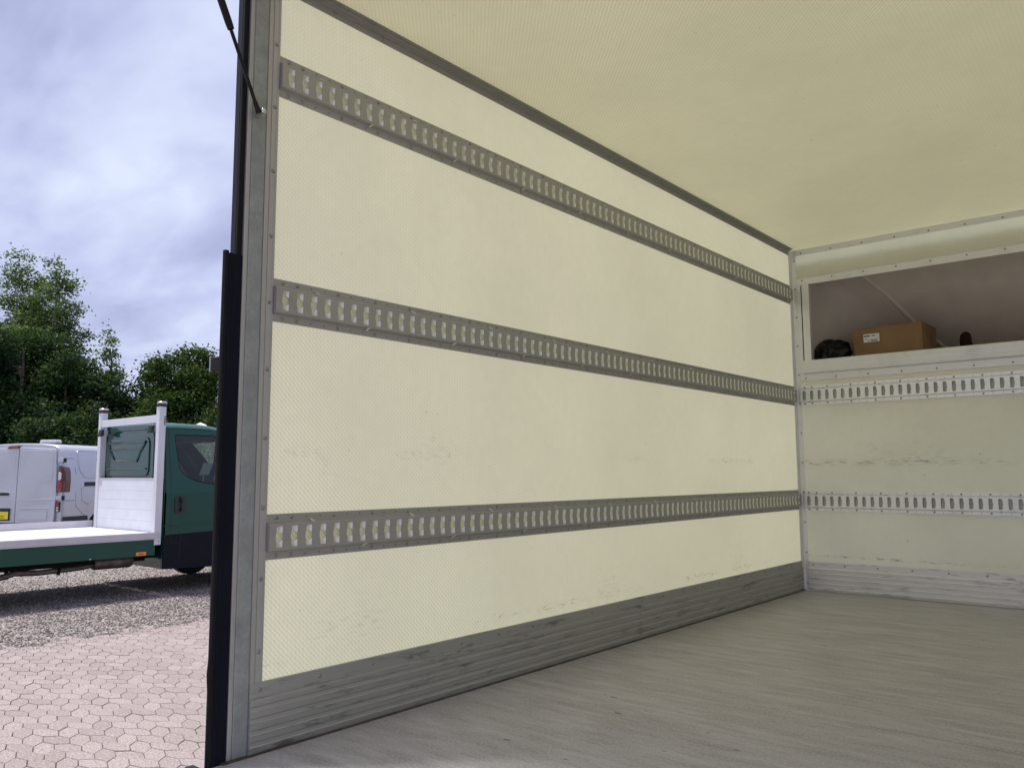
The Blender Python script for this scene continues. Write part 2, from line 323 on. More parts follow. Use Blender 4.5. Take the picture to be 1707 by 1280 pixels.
# ------------------------------------------------------------------ mesh helpers
class MB:
    def __init__(s): s.v = []; s.f = []
    def add(s, vs, fs):
        o = len(s.v); s.v += [tuple(x) for x in vs]; s.f += [tuple(i + o for i in f) for f in fs]; return s
    def box(s, x0, x1, y0, y1, z0, z1):
        return s.add([(x0, y0, z0), (x1, y0, z0), (x1, y1, z0), (x0, y1, z0), (x0, y0, z1), (x1, y0, z1), (x1, y1, z1), (x0, y1, z1)],
                     [(0, 3, 2, 1), (4, 5, 6, 7), (0, 1, 5, 4), (1, 2, 6, 5), (2, 3, 7, 6), (3, 0, 4, 7)])
    def quad(s, a, b, c, d): return s.add([a, b, c, d], [(0, 1, 2, 3)])
    def prism(s, pts, fn, d0, d1):
        """pts 2D outline, fn(u, w, d) -> xyz, extruded from depth d0 to d1, both ends capped"""
        n = len(pts); tri = tessellate_polygon([[Vector((u, w, 0)) for u, w in pts]])
        vs = [fn(u, w, d0) for u, w in pts] + [fn(u, w, d1) for u, w in pts]
        fs = [(t[0], t[1], t[2]) for t in tri] + [(t[2] + n, t[1] + n, t[0] + n) for t in tri]
        fs += [(i, (i + 1) % n, (i + 1) % n + n, i + n) for i in range(n)]
        return s.add(vs, fs)
    def tube(s, path, r, seg=10, caps=True):
        path = [Vector(p) for p in path]; rs = r if isinstance(r, (list, tuple)) else [r] * len(path)
        t0 = (path[1] - path[0]).normalized(); ref = Vector((0, 0, 1)) if abs(t0.z) < 0.9 else Vector((1, 0, 0))
        vs = []; 
        for i, p in enumerate(path):
            t = (path[min(i + 1, len(path) - 1)] - path[max(i - 1, 0)]).normalized()
            a = t.cross(ref)
            a = a.normalized() if a.length > 1e-4 else Vector((1, 0, 0)); b = t.cross(a).normalized()
            for k_ in range(seg):
                q = 2 * math.pi * k_ / seg; vs.append(p + (a * math.cos(q) + b * math.sin(q)) * rs[i])
        fs = [(i * seg + k_, i * seg + (k_ + 1) % seg, (i + 1) * seg + (k_ + 1) % seg, (i + 1) * seg + k_) for i in range(len(path) - 1) for k_ in range(seg)]
        if caps: fs += [tuple(range(seg))[::-1], tuple((len(path) - 1) * seg + k_ for k_ in range(seg))]
        return s.add(vs, fs)
    def lathe(s, prof, fn, seg=20):
        """prof [(r, h)], fn(a, b, h) -> xyz"""
        vs = [fn(r * math.cos(2 * math.pi * k_ / seg), r * math.sin(2 * math.pi * k_ / seg), h) for r, h in prof for k_ in range(seg)]
        fs = [(i * seg + k_, i * seg + (k_ + 1) % seg, (i + 1) * seg + (k_ + 1) % seg, (i + 1) * seg + k_) for i in range(len(prof) - 1) for k_ in range(seg)]
        return s.add(vs, fs)
    def grid(s, rows):
        w = len(rows[0]); vs = [p for r in rows for p in r]
        return s.add(vs, [(i * w + j, i * w + j + 1, (i + 1) * w + j + 1, (i + 1) * w + j) for i in range(len(rows) - 1) for j in range(w - 1)])
    def mesh(s, name):
        me = bpy.data.meshes.new(name); me.from_pydata(s.v, [], s.f); me.update()
        bm = bmesh.new(); bm.from_mesh(me); bmesh.ops.recalc_face_normals(bm, faces=bm.faces); bm.to_mesh(me); bm.free(); return me
    def build(s, name, mat, parent=None, smooth=False, bevel=0.0, loc=None, weld=False):
        me = s.mesh(name)
        if weld or smooth:
            bm = bmesh.new(); bm.from_mesh(me); bmesh.ops.remove_doubles(bm, verts=bm.verts, dist=1e-5); bm.to_mesh(me); bm.free()
        me.materials.append(M[mat] if isinstance(mat, str) else mat)
        o = bpy.data.objects.new(name, me); COL.objects.link(o)
        if parent is not None: o.parent = parent
        if loc: o.location = loc
        if smooth:
            for p in me.polygons: p.use_smooth = True
            if hasattr(me, 'set_sharp_from_angle'): me.set_sharp_from_angle(angle=R(smooth if smooth is not True else 35))
        if bevel:
            b = o.modifiers.new('bevel', 'BEVEL'); b.width = bevel; b.segments = 2; b.limit_method = 'ANGLE'; b.angle_limit = R(40)
        return o
def box(name, mat, parent, x0, x1, y0, y1, z0, z1, bevel=0.0):
    return MB().box(x0, x1, y0, y1, z0, z1).build(name, mat, parent, bevel=bevel)
def empty(name, loc=(0, 0, 0), rz=0.0, label=None, cat=None, group=None):
    o = bpy.data.objects.new(name, None); COL.objects.link(o); o.location = loc; o.rotation_euler = (0, 0, rz); o.empty_display_size = 0.2
    tag(o, label, cat, group); return o
def tag(o, label=None, cat=None, group=None, kind=None):
    for k_, v in (('label', label), ('category', cat), ('group', group), ('kind', kind)):
        if v: o[k_] = v
    return o
def inst(name, me, parent, loc, rot=None):
    o = bpy.data.objects.new(name, me); COL.objects.link(o); o.parent = parent; o.location = loc
    if rot: o.rotation_euler = rot
    return o
def rrect(x0, x1, z0, z1, r, n=5):
    pts = []
    for cx_, cz_, a0 in ((x1 - r, z1 - r, 0), (x0 + r, z1 - r, 90), (x0 + r, z0 + r, 180), (x1 - r, z0 + r, 270)):
        for k_ in range(n + 1):
            a = R(a0 + 90 * k_ / n); pts.append((cx_ + r * math.cos(a), cz_ + r * math.sin(a)))
    return pts

# ================================================================== GROUND
BORDER = -6.30
def zg(x):                                   # the yard rises gently behind the flatbed
    if x > -10.6: return 0.0
    t = min(1, (-10.6 - x) / 2.6); return 0.15 * t * t * (3 - 2 * t)
g = MB(); xs = [BORDER + 0.3, -8, -10.6, -11.2, -11.8, -12.4, -13.2, -16, -24, -60, -300]
ys = [-300, -40, 0, 6, 15, 40, 300]
g.grid([[(x, y, zg(x) - 0.012) for x in xs] for y in ys])
tag(g.build('gravel_yard', 'gravel_ground', smooth=True), kind='structure')
b = MB(); b.grid([[(x, y, -0.06) for x in (BORDER - 0.4, 0, 60)] for y in (-60, 0, 60)])
pav = b.build('paved_yard', 'joint_sand'); tag(pav, kind='structure')

# loose stones of the gravel strip, one mass
def stones():
    n = 34000
    x = BORDER + 0.12 - np.abs(np.random.beta(1.0, 1.7, n)) * 6.2; y = np.random.uniform(0.5, 10.5, n)
    keep = np.ones(n, bool); s_ = np.random.uniform(0.006, 0.015, n)
    spill = np.random.rand(n) < 0.16; x[spill] = BORDER + 0.05 + np.abs(np.random.exponential(0.14, spill.sum())) - 0.06; s_[spill] *= 0.75
    base = np.array([(1, 0, 0), (-0.9, 0.1, 0), (0, 1, 0.1), (0.1, -0.9, 0), (0, 0, 0.75), (0, 0, -0.6)], float)
    fc = np.array([(0, 2, 4), (2, 1, 4), (1, 3, 4), (3, 0, 4), (2, 0, 5), (1, 2, 5), (3, 1, 5), (0, 3, 5)])
    V = base[None] * np.random.uniform(0.6, 1.3, (n, 6, 3)) * s_[:, None, None]
    a = np.random.uniform(0, 6.28, n); c, s2 = np.cos(a), np.sin(a)
    X = V[:, :, 0] * c[:, None] - V[:, :, 1] * s2[:, None] + x[:, None]; Y = V[:, :, 0] * s2[:, None] + V[:, :, 1] * c[:, None] + y[:, None]
    zb = np.array([zg(q) for q in x]); zb[x > BORDER + 0.02] = 0.004
    Z = V[:, :, 2] + (zb - 0.008 + s_ * 0.3)[:, None]
    vv = np.stack([X, Y, Z], -1).reshape(-1, 3); ff = (fc[None] + (np.arange(n) * 6)[:, None, None]).reshape(-1, 3)
    o = fast_mesh('gravel', vv, ff, 'gravel_stone', np.repeat(np.random.rand(n), 6)); tag(o, 'loose grey gravel beside the pink pavers', 'gravel', kind='stuff')
def fast_mesh(name, vv, ff, mat, tint=None, parent=None):
    me = bpy.data.meshes.new(name); k_ = ff.shape[1]
    me.vertices.add(len(vv)); me.vertices.foreach_set('co', np.asarray(vv, np.float32).ravel())
    me.loops.add(ff.size); me.loops.foreach_set('vertex_index', ff.astype(np.int32).ravel())
    me.polygons.add(len(ff)); me.polygons.foreach_set('loop_start', np.arange(len(ff), dtype=np.int32) * k_)
    me.update(calc_edges=True)
    if tint is not None:
        at = me.attributes.new('tint', 'FLOAT', 'POINT'); at.data.foreach_set('value', np.asarray(tint, np.float32))
    me.materials.append(M[mat]); o = bpy.data.objects.new(name, me); COL.objects.link(o)
    if parent is not None: o.parent = parent
    return o
stones()

# interlocking six-sided pavers: two mirrored shapes on a 19 cm grid
PA = PB = 0.192; pc, pd = 0.068, 0.033
hexA = [(pc, pd), (pc - PA / 2, PB / 2 - pd), (-(PA - pc), pd), (-pc, -pd), (PA / 2 - pc, -(PB / 2 - pd)), (PA - pc, -pd)]
hexB = [(-x, y) for x, y in hexA][::-1]
def paver_mesh(hx, name):
    c = MB(); ins = lambda k_: [(x * k_, y * k_) for x, y in hx]
    a, b_, n = ins(0.979), ins(0.945), 6
    vs = [(x, y, -0.05) for x, y in a] + [(x, y, -0.005) for x, y in a] + [(x, y, 0.0) for x, y in b_]
    fs = [(i, (i + 1) % n, (i + 1) % n + n, i + n) for i in range(n)] + [(i + n, (i + 1) % n + n, (i + 1) % n + 2 * n, i + 2 * n) for i in range(n)] + [tuple(range(2 * n, 3 * n))]
    c.add(vs, fs); me = c.mesh(name); me.materials.append(M['paver_concrete']); return me
pmA, pmB = paver_mesh(hexA, 'paver'), paver_mesh(hexB, 'paver')
rotp = R(-3.5); cr, sr = math.cos(rotp), math.sin(rotp)
cands = []
camv = cam.matrix_world.inverted()
TANH = 18.0 / cam_d.lens
for i in range(-60, 50):
    for j in range(-40, 60):
        for kind in (0, 1):
            lx, ly = (i + 0.5 * kind) * PA, (j + 0.5 * kind) * PB
            x, y = lx * cr - ly * sr - 1.5, lx * sr + ly * cr + 3.0
            if x < BORDER + 0.05 + 0.05 * math.sin(y * 9) or x > 3.2 or y < -2.2 or y > 8.5: continue
            q = camv @ Vector((x, y, 0)); vis = False; d = -q.z
            if d > 0.5:
                sx, sy = q.x / d / TANH, q.y / d / TANH
                vis = -1.04 < sx < -0.53 and sy > -0.78
            cands.append((not vis, d, x, y, kind))
cands.sort()
rest_v, rest_f, rest_t = [], [], []
for idx, (nv, d, x, y, kind) in enumerate(cands):
    tilt = (random.gauss(0, 0.006), random.gauss(0, 0.006), rotp + random.gauss(0, 0.01)); z = random.gauss(0, 0.0012)
    if idx < 300:
        inst('paver', pmB if kind else pmA, pav, (x, y, z), tilt)
    else:
        me = pmB if kind else pmA; mt = Euler(tilt).to_matrix(); o0 = len(rest_v); tn = random.random()
        for vtx in me.vertices: rest_v.append(tuple(mt @ vtx.co + Vector((x, y, z)))); rest_t.append(tn)
        for p in me.polygons: rest_f.append(tuple(q + o0 for q in p.vertices))
me = bpy.data.meshes.new('paver_field'); me.from_pydata(rest_v, [], rest_f); me.update()
at = me.attributes.new('tint', 'FLOAT', 'POINT'); at.data.foreach_set('value', np.array(rest_t, np.float32))
me.materials.append(M['paver_concrete_far']); o = bpy.data.objects.new('paver_field', me); COL.objects.link(o); o.parent = pav; o['kind'] = 'stuff'

# ================================================================== TREES
def leaves(lobes, n, size, rng, shell=0.7, clump=0.0):
    """leaf-sized bent faces scattered through ellipsoid lobes; returns verts, faces, tint"""
    vol = np.array([(l[3] * l[4] * l[5]) ** 0.75 for l in lobes]); cnt = np.maximum(1, (n * vol / vol.sum()).astype(int))
    P, T = [], []
    for (lx, ly, lz, rx, ry, rz), c in zip(lobes, cnt):
        # sub-clumps on the lobe's skin give light and dark masses and gaps
        k_ = max(6, int(c / 90)); d = rng.normal(size=(k_, 3)); d /= np.linalg.norm(d, axis=1)[:, None]
        rad = np.where(rng.random(k_) < shell, rng.uniform(0.8, 1.08, k_), rng.uniform(0.3, 0.8, k_))
        cc = d * rad[:, None] * np.array([rx, ry, rz]) + np.array([lx, ly, lz]); ct = rng.random(k_)
        w = rng.integers(0, k_, c); sp = 0.24 * min(rx, ry, rz) + 0.10
        off = rng.normal(size=(c, 3)) * sp * np.array([0.85, 0.85, 0.6])
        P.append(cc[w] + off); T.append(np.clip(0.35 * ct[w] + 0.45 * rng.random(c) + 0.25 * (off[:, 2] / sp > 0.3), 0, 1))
    P = np.concatenate(P); T = np.concatenate(T); N = len(P)
    nrm = rng.normal(size=(N, 3)) + np.array([0, 0, 0.9]); nrm /= np.linalg.norm(nrm, axis=1)[:, None]
    a = np.cross(nrm, rng.normal(size=(N, 3))); a /= np.linalg.norm(a, axis=1)[:, None]; b_ = np.cross(nrm, a)
    s_ = rng.uniform(0.6, 1.35, N)[:, None] * size
    V = np.stack([P - a * s_, P + b_ * s_ * 0.55 + nrm * s_ * 0.15, P + a * s_, P - b_ * s_ * 0.55 + nrm * s_ * 0.15], 1)
    return V.reshape(-1, 3), (np.array([0, 1, 2, 3])[None] + (np.arange(N) * 4)[:, None]), np.repeat(T, 4)
def tree(name, label, cat, x, y, h, lobes, n, size, mat, bark, seed, group, trunk_r=0.14, stems=1):
    rng = np.random.default_rng(seed); z0 = zg(x)
    root = empty(name, (x, y, z0), 0, label, cat, group)
    tr = MB()
    for s_ in range(stems):
        bx, by = (0, 0) if stems == 1 else (rng.normal() * 0.25, rng.normal() * 0.25); path = []; px, py = bx, by
        for q in range(7):
            path.append((px, py, h * 0.9 * q / 6)); px += rng.normal() * 0.10 + bx * 0.2; py += rng.normal() * 0.10 + by * 0.2
        tr.tube(path, [trunk_r * (1 - 0.88 * q / 6) for q in range(7)], 8)
        for q in range(2, 6):
            for w in range(2):
                st = Vector(path[q]); l = lobes[rng.integers(len(lobes))]; en = Vector(l[:3]) * 0.75 + st * 0.25; en.z = max(en.z, st.z + 0.3)
                md = (st + en) / 2 + Vector((0, 0, 0.15)); tr.tube([st, md, en], [trunk_r * 0.4, trunk_r * 0.26, 0.015], 6)
    tr.build('trunk', bark, root, smooth=60)
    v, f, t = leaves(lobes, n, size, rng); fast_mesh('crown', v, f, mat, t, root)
    return root
def lobeset(rng, w, d, h0, h1, k_, top=0.5):
    """k lobes filling a crown of width w, depth d between h0 and h1, narrower towards the top"""
    out = []
    for q in range(k_):
        t = (q + rng.random()) / k_; z = h0 + (h1 - h0) * t; sh = (1 - t ** 2.0 * (1 - top))
        a = rng.uniform(0, 6.28); rr = rng.uniform(0.25, 0.62) * sh
        r_ = rng.uniform(0.30, 0.46) * sh
        out.append((math.cos(a) * rr * w, math.sin(a) * rr * d, z, r_ * w * 0.9, r_ * d * 0.9, r_ * min(w, h1 - h0) * 0.75))
    return out
GT = 'trees behind the parked vehicles'
rg = np.random.default_rng(3)
def spire(rng, h0, h1, w, k_):
    out = []
    for q in range(k_):
        t = q / (k_ - 1); z = h0 + (h1 - h0) * t; r_ = w * (1 - 0.82 * t) * rng.uniform(0.75, 1.2)
        a = rng.uniform(0, 6.28); out.append((math.cos(a) * r_ * 0.5, math.sin(a) * r_ * 0.5, z, r_ * 0.62, r_ * 0.62, 0.36 + 0.2 * (1 - t)))
    return out
DW = 'dense dark green leafy tree '
tree('birch_tree', 'tallest tree, airy pale crown with a thin pointed top, at the far left', 'tree', -27.4, 9.6, 8.4, spire(rg, 1.6, 8.5, 2.2, 38), 46000, 0.052, 'leaf_light', 'pale_bark', 11, GT, 0.12)
tree('birch_tree', 'second tallest tree with yellow-green pointed top, right of the tallest one', 'tree', -25.7, 9.98, 7.9, spire(rg, 1.6, 8.0, 2.4, 38), 50000, 0.052, 'leaf_light', 'pale_bark', 12, GT, 0.12)
tree('broadleaf_tree', DW + 'rising behind the silver van, below the pointed tops', 'tree', -24.2, 8.8, 5.6, lobeset(rg, 2.5, 2.2, 0.7, 5.6, 40), 90000, 0.05, 'leaf_dark', 'bark', 13, GT, 0.18)
tree('broadleaf_tree', DW + 'above the headboard of the flatbed truck', 'tree', -22.9, 9.8, 4.7, lobeset(rg, 1.8, 1.9, 0.6, 4.7, 34), 76000, 0.05, 'leaf_dark', 'bark', 14, GT, 0.16)
tree('poplar_sapling', 'slim young tree with loose pale leaves at the edge of the sky gap', 'tree', -23.4, 10.85, 5.9, spire(rg, 1.0, 5.7, 0.9, 22), 9000, 0.052, 'leaf_light', 'bark', 15, GT, 0.06)
tree('broadleaf_tree', 'round bushy yellow-green tree above the green cab', 'tree', -20.7, 11.95, 5.2, lobeset(rg, 1.65, 1.8, 0.5, 5.0, 32, 0.62), 66000, 0.05, 'leaf_mid', 'bark', 16, GT, 0.16)
tree('broadleaf_tree', 'bushy green tree cut off by the dark edge of the open box body', 'tree', -19.6, 13.1, 5.0, lobeset(rg, 1.8, 1.9, 0.4, 4.5, 30, 0.6), 60000, 0.05, 'leaf_mid', 'bark', 17, GT, 0.16)
tree('hedge_shrub', 'low dark leafy shrub between the van roof and the taller trees', 'shrub', -21.6, 9.3, 3.0, lobeset(rg, 2.5, 1.6, 0.3, 2.9, 20, 0.8), 40000, 0.05, 'leaf_dark', 'bark', 18, GT, 0.08, 3)
tree('hedge_shrub', 'dark leafy shrub low behind the green cab window', 'shrub', -19.4, 11.6, 2.8, lobeset(rg, 2.4, 1.5, 0.3, 2.7, 20, 0.8), 38000, 0.05, 'leaf_dark', 'bark', 19, GT, 0.08, 3)
tree('broadleaf_tree', 'dark leafy tree at the very left edge behind the van', 'tree', -26.2, 6.9, 5.6, lobeset(rg, 2.6, 2.2, 0.6, 6.0, 30), 66000, 0.055, 'leaf_dark', 'bark', 20, GT, 0.18)
tree('broadleaf_tree', 'dark leafy tree hidden mostly behind the box body', 'tree', -17.6, 15.4, 5.2, lobeset(rg, 2.4, 2.0, 0.5, 5.0, 20), 9000, 0.1, 'leaf_dark', 'bark', 21, GT, 0.18)
tree('broadleaf_tree', 'low dark tree filling the dip between the left trees and the round tree', 'tree', -23.0, 11.65, 4.3, lobeset(rg, 1.9, 1.7, 0.5, 3.9, 24, 0.7), 44000, 0.052, 'leaf_dark', 'bark', 22, GT, 0.12)
rgw = np.random.default_rng(5); wl_ = []
for q in range(40):
    t = q / 39; wl_.append((-34 + 20 * t + rgw.normal() * 0.8, 2 + 22 * t + rgw.normal() * 0.8, rgw.uniform(0.6, 2.6), 1.5, 1.5, 1.3))
v, f, t = leaves(wl_, 26000, 0.13, rgw); tag(fast_mesh('hedgerow', v, f, 'leaf_dark', t), 'dark unbroken mass of hedge foliage far behind the trees', 'hedge', kind='stuff')

# ================================================================== BOX BODY
WX, Y0, Y1, H = 2.08, 1.23, 5.321, 2.25
tb = empty('box_truck_body', (0, 0, 0), 0, 'open rear of a box truck body, pale yellow inside walls and grey tie rails', 'truck')
rv = MB(); rv.lathe([(0.0001, 0.0035), (0.003, 0.0033), (0.0052, 0.002), (0.006, 0.0)], lambda a, b_, h: (a, b_, h), 10)
rivet_me = rv.mesh('rivet'); rivet_me.materials.append(M['rivet_metal'])
for p in rivet_me.polygons: p.use_smooth = True
ROT = {'+x': (0, R(90), 0), '-y': (R(90), 0, 0), '-z': (R(180), 0, 0)}
def rivets(parent, pts, ax):
    for p in pts: inst('rivet', rivet_me, parent, p, ROT[ax])
def rivet_run(parent, pts, ax):
    if not pts: return
    r_ = MB(); mt = Euler(ROT[ax]).to_matrix()
    for p in pts: r_.add([mt @ v_.co + Vector(p) for v_ in rivet_me.vertices], [tuple(q.vertices) for q in rivet_me.polygons])
    o_ = r_.build('rivet_row', 'rivet_metal', parent); o_['kind'] = 'stuff'

# load floor: plywood sheets laid across, sealed joint along the wall
for k_, (a, b_) in enumerate([(1.155, 2.611), (2.614, 4.059), (4.062, 5.33)]):
    box('floor_sheet', 'load_floor_ply', tb, 0.008, WX - 0.008, a, b_, F - 0.018, F)
box('floor_joint_bed', 'joint_sealant', tb, -0.01, WX + 0.01, 1.16, 5.34, F - 0.035, F - 0.019)
box('floor_sealant', 'joint_sealant', tb, 0.0036, 0.0165, 1.20, Y1, F - 0.018, F + 0.004)
# side walls, roof, front wall
side = MB(); side.quad((0, Y0 + 0.05, F + 0.02), (0, Y1 + 0.01, F + 0.02), (0, Y1 + 0.01, F + H + 0.02), (0, Y0 + 0.05, F + H + 0.02))
side.build('side_wall', 'wall_fibreglass', tb)
s2 = MB(); s2.quad((WX, Y0, F), (WX, Y1 + 0.01, F), (WX, Y1 + 0.01, F + H + 0.02), (WX, Y0, F + H + 0.02)); s2.build('side_wall', 'side_lining', tb)
rf = MB(); rf.quad((-0.01, Y0 - 0.02, F + H), (WX + 0.01, Y0 - 0.02, F + H), (WX + 0.01, Y1 + 0.02, F + H), (-0.01, Y1 + 0.02, F + H)); rf.build('roof_panel', 'roof_fibreglass', tb)
box('front_wall', 'front_fibreglass', tb, -0.005, WX + 0.005, Y1, Y1 + 0.02, F, F + 1.47)
box('front_wall', 'front_fibreglass', tb, -0.005, WX + 0.005, Y1, Y1 + 0.02, F + 2.02, F + H - 0.002)

def slot_outline():
    L = [(-7, -30), (-7, -26), (-9, -24), (-9, -12), (-10.2, -9.5), (-11.6, -6), (-11.6, 6), (-10.2, 9.5), (-9, 12), (-9, 24), (-7, 26), (-7, 30)]
    Rr = [(11, 30), (11, 9.5), (11.8, 6), (12.2, 0), (11.8, -6), (11, -9.5), (11, -30)]
    return [(u / 1000, w / 1000) for u, w in (L + Rr)][::-1]
SLOT = slot_outline()
def tie_rail(fn, s0, s1, slots, mat, ax, riv_s, near, slant_slot_fills, flip):
    """fn(s, t, n): along the wall, up from the rail's centre, out of the wall"""
    mb = MB(); hw = 0.036; N = 0.019; fl = -1 if flip else 1
    prof = [(0.0635, 0.0), (0.0635, 0.0025), (0.044, 0.0028), (0.041, 0.0045), (0.0378, 0.0165), (hw, N)]
    fz_ = 0.0
    if flip: prof = [(0.0635, 0.0), (0.0635, 0.0140), (0.0460, 0.0140), (0.0455, 0.0012), (0.0395, 0.0012), (0.039, N), (hw, N)]; fz_ = 0.0114
    def strip(pr): mb.grid([[fn(s_, t_, n_) for t_, n_ in pr] for s_ in (s0, s1)])
    strip(prof); strip([(-t_, n_) for t_, n_ in prof])
    endp = prof + [(-t_, n_) for t_, n_ in prof[::-1]]
    for s_ in (s0, s1): mb.add([fn(s_, t_, n_) for t_, n_ in endp], [tuple(range(len(endp)))])
    cells = []
    a = s0
    for k_, c in enumerate(slots):
        e_ = (c + slots[k_ + 1]) / 2 if k_ + 1 < len(slots) else s1
        cells.append((a, e_, c)); a = e_
    lips = MB()
    for a, e_, c in cells:
        outer = [(a, -hw), (e_, -hw), (e_, hw), (a, hw)]
        hole = [(c + fl * u, w) for u, w in SLOT]
        if flip: hole = hole[::-1]
        poly = [[Vector((u, w, 0)) for u, w in outer], [Vector((u, w, 0)) for u, w in hole]]
        ts = tessellate_polygon(poly); pts = outer + hole
        mb.add([fn(u, w, N) for u, w in pts], [tuple(t_) for t_ in ts])
        n = len(hole); mb.add([fn(u, w, N) for u, w in hole] + [fn(u, w, N - 0.003) for u, w in hole], [(i, (i + 1) % n, (i + 1) % n + n, i + n) for i in range(n)])
        for sg in (() if flip else (1, -1)):            # folded lips behind the far edge of the slot
            lo, hi = (0.0095, 0.0295) if sg > 0 else (-0.0295, -0.0095)
            e0, e1 = c + fl * 0.011, c + fl * 0.0035
            mid = lo + (hi - lo) * (0.3 if sg > 0 else 0.7)
            pts = [(lo, e0), (hi, e0), (hi, e1), (mid, e1)] if sg > 0 else [(lo, e0), (hi, e0), (mid, e1), (lo, e1)]
            lips.add([fn(s_, w, N - 0.0006 if s_ == e0 else N - 0.0075) for w, s_ in pts], [(0, 1, 2, 3)])
    o_ = mb.build('tie_rail', mat, tb)
    bs = MB(); bs.grid([[fn(s_, t_, 0.0012) for t_ in (-0.0385, 0.0385)] for s_ in (s0 + 0.001, s1 - 0.001)]); bs.build('slot_shade_strip', 'slot_shade_fibreglass' if not flip else 'front_slot_shade', o_)  # strip added behind the slots, its tone stands for shade in them
    if lips.v: lo_ = lips.build('slot_lip', 'lip_lit_alu', o_); lo_['kind'] = 'stuff'
    big = [fn(s_, sg * 0.0535, 0.0026 + fz_) for s_ in riv_s for sg in (1, -1) if s_ <= near]
    rivets(o_, big, ax); rivet_run(o_, [fn(s_, sg * 0.0535, 0.0026 + fz_) for s_ in riv_s for sg in (1, -1) if s_ > near], ax)
    pr = MB()                                         # small pilot holes between the rivets
    for c in slots:
        if min(abs(c - q) for q in riv_s) < 0.02: continue
        for sg in (1, -1):
            p = [fn(c + 0.0021 * math.cos(q * 1.047), sg * 0.0535 + 0.0021 * math.sin(q * 1.047), 0.0032 + fz_) for q in range(6)]
            pr.add(p, [tuple(range(6))])
    ph = pr.build('pilot_hole', 'hole_dark', o_); ph['kind'] = 'stuff'
    for s_, sg in slant_slot_fills:                              # pale rods added for slanted slots where the lit wall shows through
        q = MB(); c0 = Vector(fn(s_, sg * 0.0408, 0.0115)); d = (Vector(fn(s_ + 0.006, sg * 0.0345, 0.0158)) - Vector(fn(s_ - 0.006, sg * 0.046, 0.0045)))
        q.tube([c0 - d * 0.5, c0 - d * 0.2, c0 + d * 0.2, c0 + d * 0.5], [0.0022, 0.0034, 0.0034, 0.0022], 8); q.build('plug', 'slant_slot_pale', o_, smooth=50)
    return o_
YS = [1.35 + 0.05 * k_ for k_ in range(79)]
RVY = [1.35, 1.40] + [1.55 + 0.15 * k_ for k_ in range(25)]
for zc in (1.939, 1.258, 0.579):
    pl = [(1.467 + 0.396 * k_, 1) for k_ in range(10)] + [(1.665 + 0.396 * k_, -1) for k_ in range(10)]
    tie_rail(lambda s_, t_, n_, zc=zc: (n_, s_, F + zc + t_), 1.3185, 5.292, YS, 'rail_metal_shaded', '+x', RVY, 3.7, pl, False)
XS = [0.065 + 0.0492 * k_ for k_ in range(40)]
RVX = [XS[0], XS[1]] + [XS[q] for q in range(3, 40, 3)]
for zc in (1.258, 0.573):
    pl = [(XS[2] + 0.02 + 0.35 * k_, 1) for k_ in range(6)] + [(XS[0] + 0.03 + 0.35 * k_, -1) for k_ in range(6)]
    tie_rail(lambda s_, t_, n_, zc=zc: (s_, Y1 - n_, F + zc + t_), 0.0385, 2.045, XS, 'rail_metal_lit', '-y', RVX, 1.3, pl, True)

# ribbed kick plates
kp = [(0.188, 0.0), (0.188, 0.004), (0.186, 0.0055), (0.147, 0.0055), (0.145, 0.011), (0.142, 0.012)]
for z_ in (0.142, 0.111, 0.080, 0.049):
    kp += [(z_ - 0.0135, 0.0112), (z_ - 0.0142, 0.0085), (z_ - 0.0158, 0.0085), (z_ - 0.0165, 0.0108), (z_ - 0.0255, 0.0108), (z_ - 0.0285, 0.0132), (z_ - 0.031, 0.012)]
kp += [(0.004, 0.0095), (0.002, 0.0)]
def kickplate(fn, s0, s1, mat, riv, ax):
    mb = MB(); mb.grid([[fn(s_, t_, n_) for t_, n_ in kp] for s_ in (s0, s1)])
    n = len(kp); mb.add([fn(s0, t_, n_) for t_, n_ in kp], [tuple(range(n))])
    o_ = mb.build('kick_plate', mat, tb); rivets(o_, [fn(s_, 0.168, 0.0055) for s_ in riv], ax); return o_
kickplate(lambda s_, t_, n_: (n_, s_, F + t_), 1.279, 5.297, 'kick_metal_shaded', [1.31 + 0.2 * k_ for k_ in range(20)], '+x')
kickplate(lambda s_, t_, n_: (s_, Y1 - n_, F + t_), 0.041, 2.04, 'kick_metal_lit', [0.07 + 0.197 * k_ for k_ in range(10)], '-y')

# trims: rear edge strip, roof corner angle, back corner, front wall strips
t_ = MB(); prf = [(1.2785, 0.0), (1.2785, 0.005), (1.291, 0.005), (1.2915, 0.0035), (1.2935, 0.0035), (1.294, 0.006), (1.309, 0.006), (1.3095, 0.0075), (1.3125, 0.0075), (1.313, 0.004), (1.3178, 0.004), (1.3178, 0.0)]
t_.grid([[(n_, y_, F + z_) for y_, n_ in prf] for z_ in (0.1885, 2.236)])
et = t_.build('edge_trim', 'trim_metal', tb); rivets(et, [(0.006, 1.3025, F + 0.27 + 0.1955 * k_) for k_ in range(11)], '+x')
t_ = MB(); prf = [(0.0, 2.2115), (0.003, 2.2115), (0.0035, 2.232), (0.006, 2.2335), (0.0065, 2.2365), (0.012, 2.241), (0.0165, 2.2425), (0.018, 2.2455), (0.034, 2.2465), (0.034, 2.25)]
t_.grid([[(x_, y_, F + z_) for x_, z_ in prf] for y_ in (1.235, 5.288)])
ct = t_.build('roof_trim', 'edge_trim', tb)
rivets(ct, [(0.0035, 1.515 + 0.2 * k_, F + 2.2222) for k_ in range(12)], '+x'); rivets(ct, [(0.0265, 1.518 + 0.2 * k_, F + 2.2458) for k_ in range(12)], '-z')
rivet_run(ct, [(0.0035, 1.515 + 0.2 * k_, F + 2.2222) for k_ in range(12, 19)], '+x')
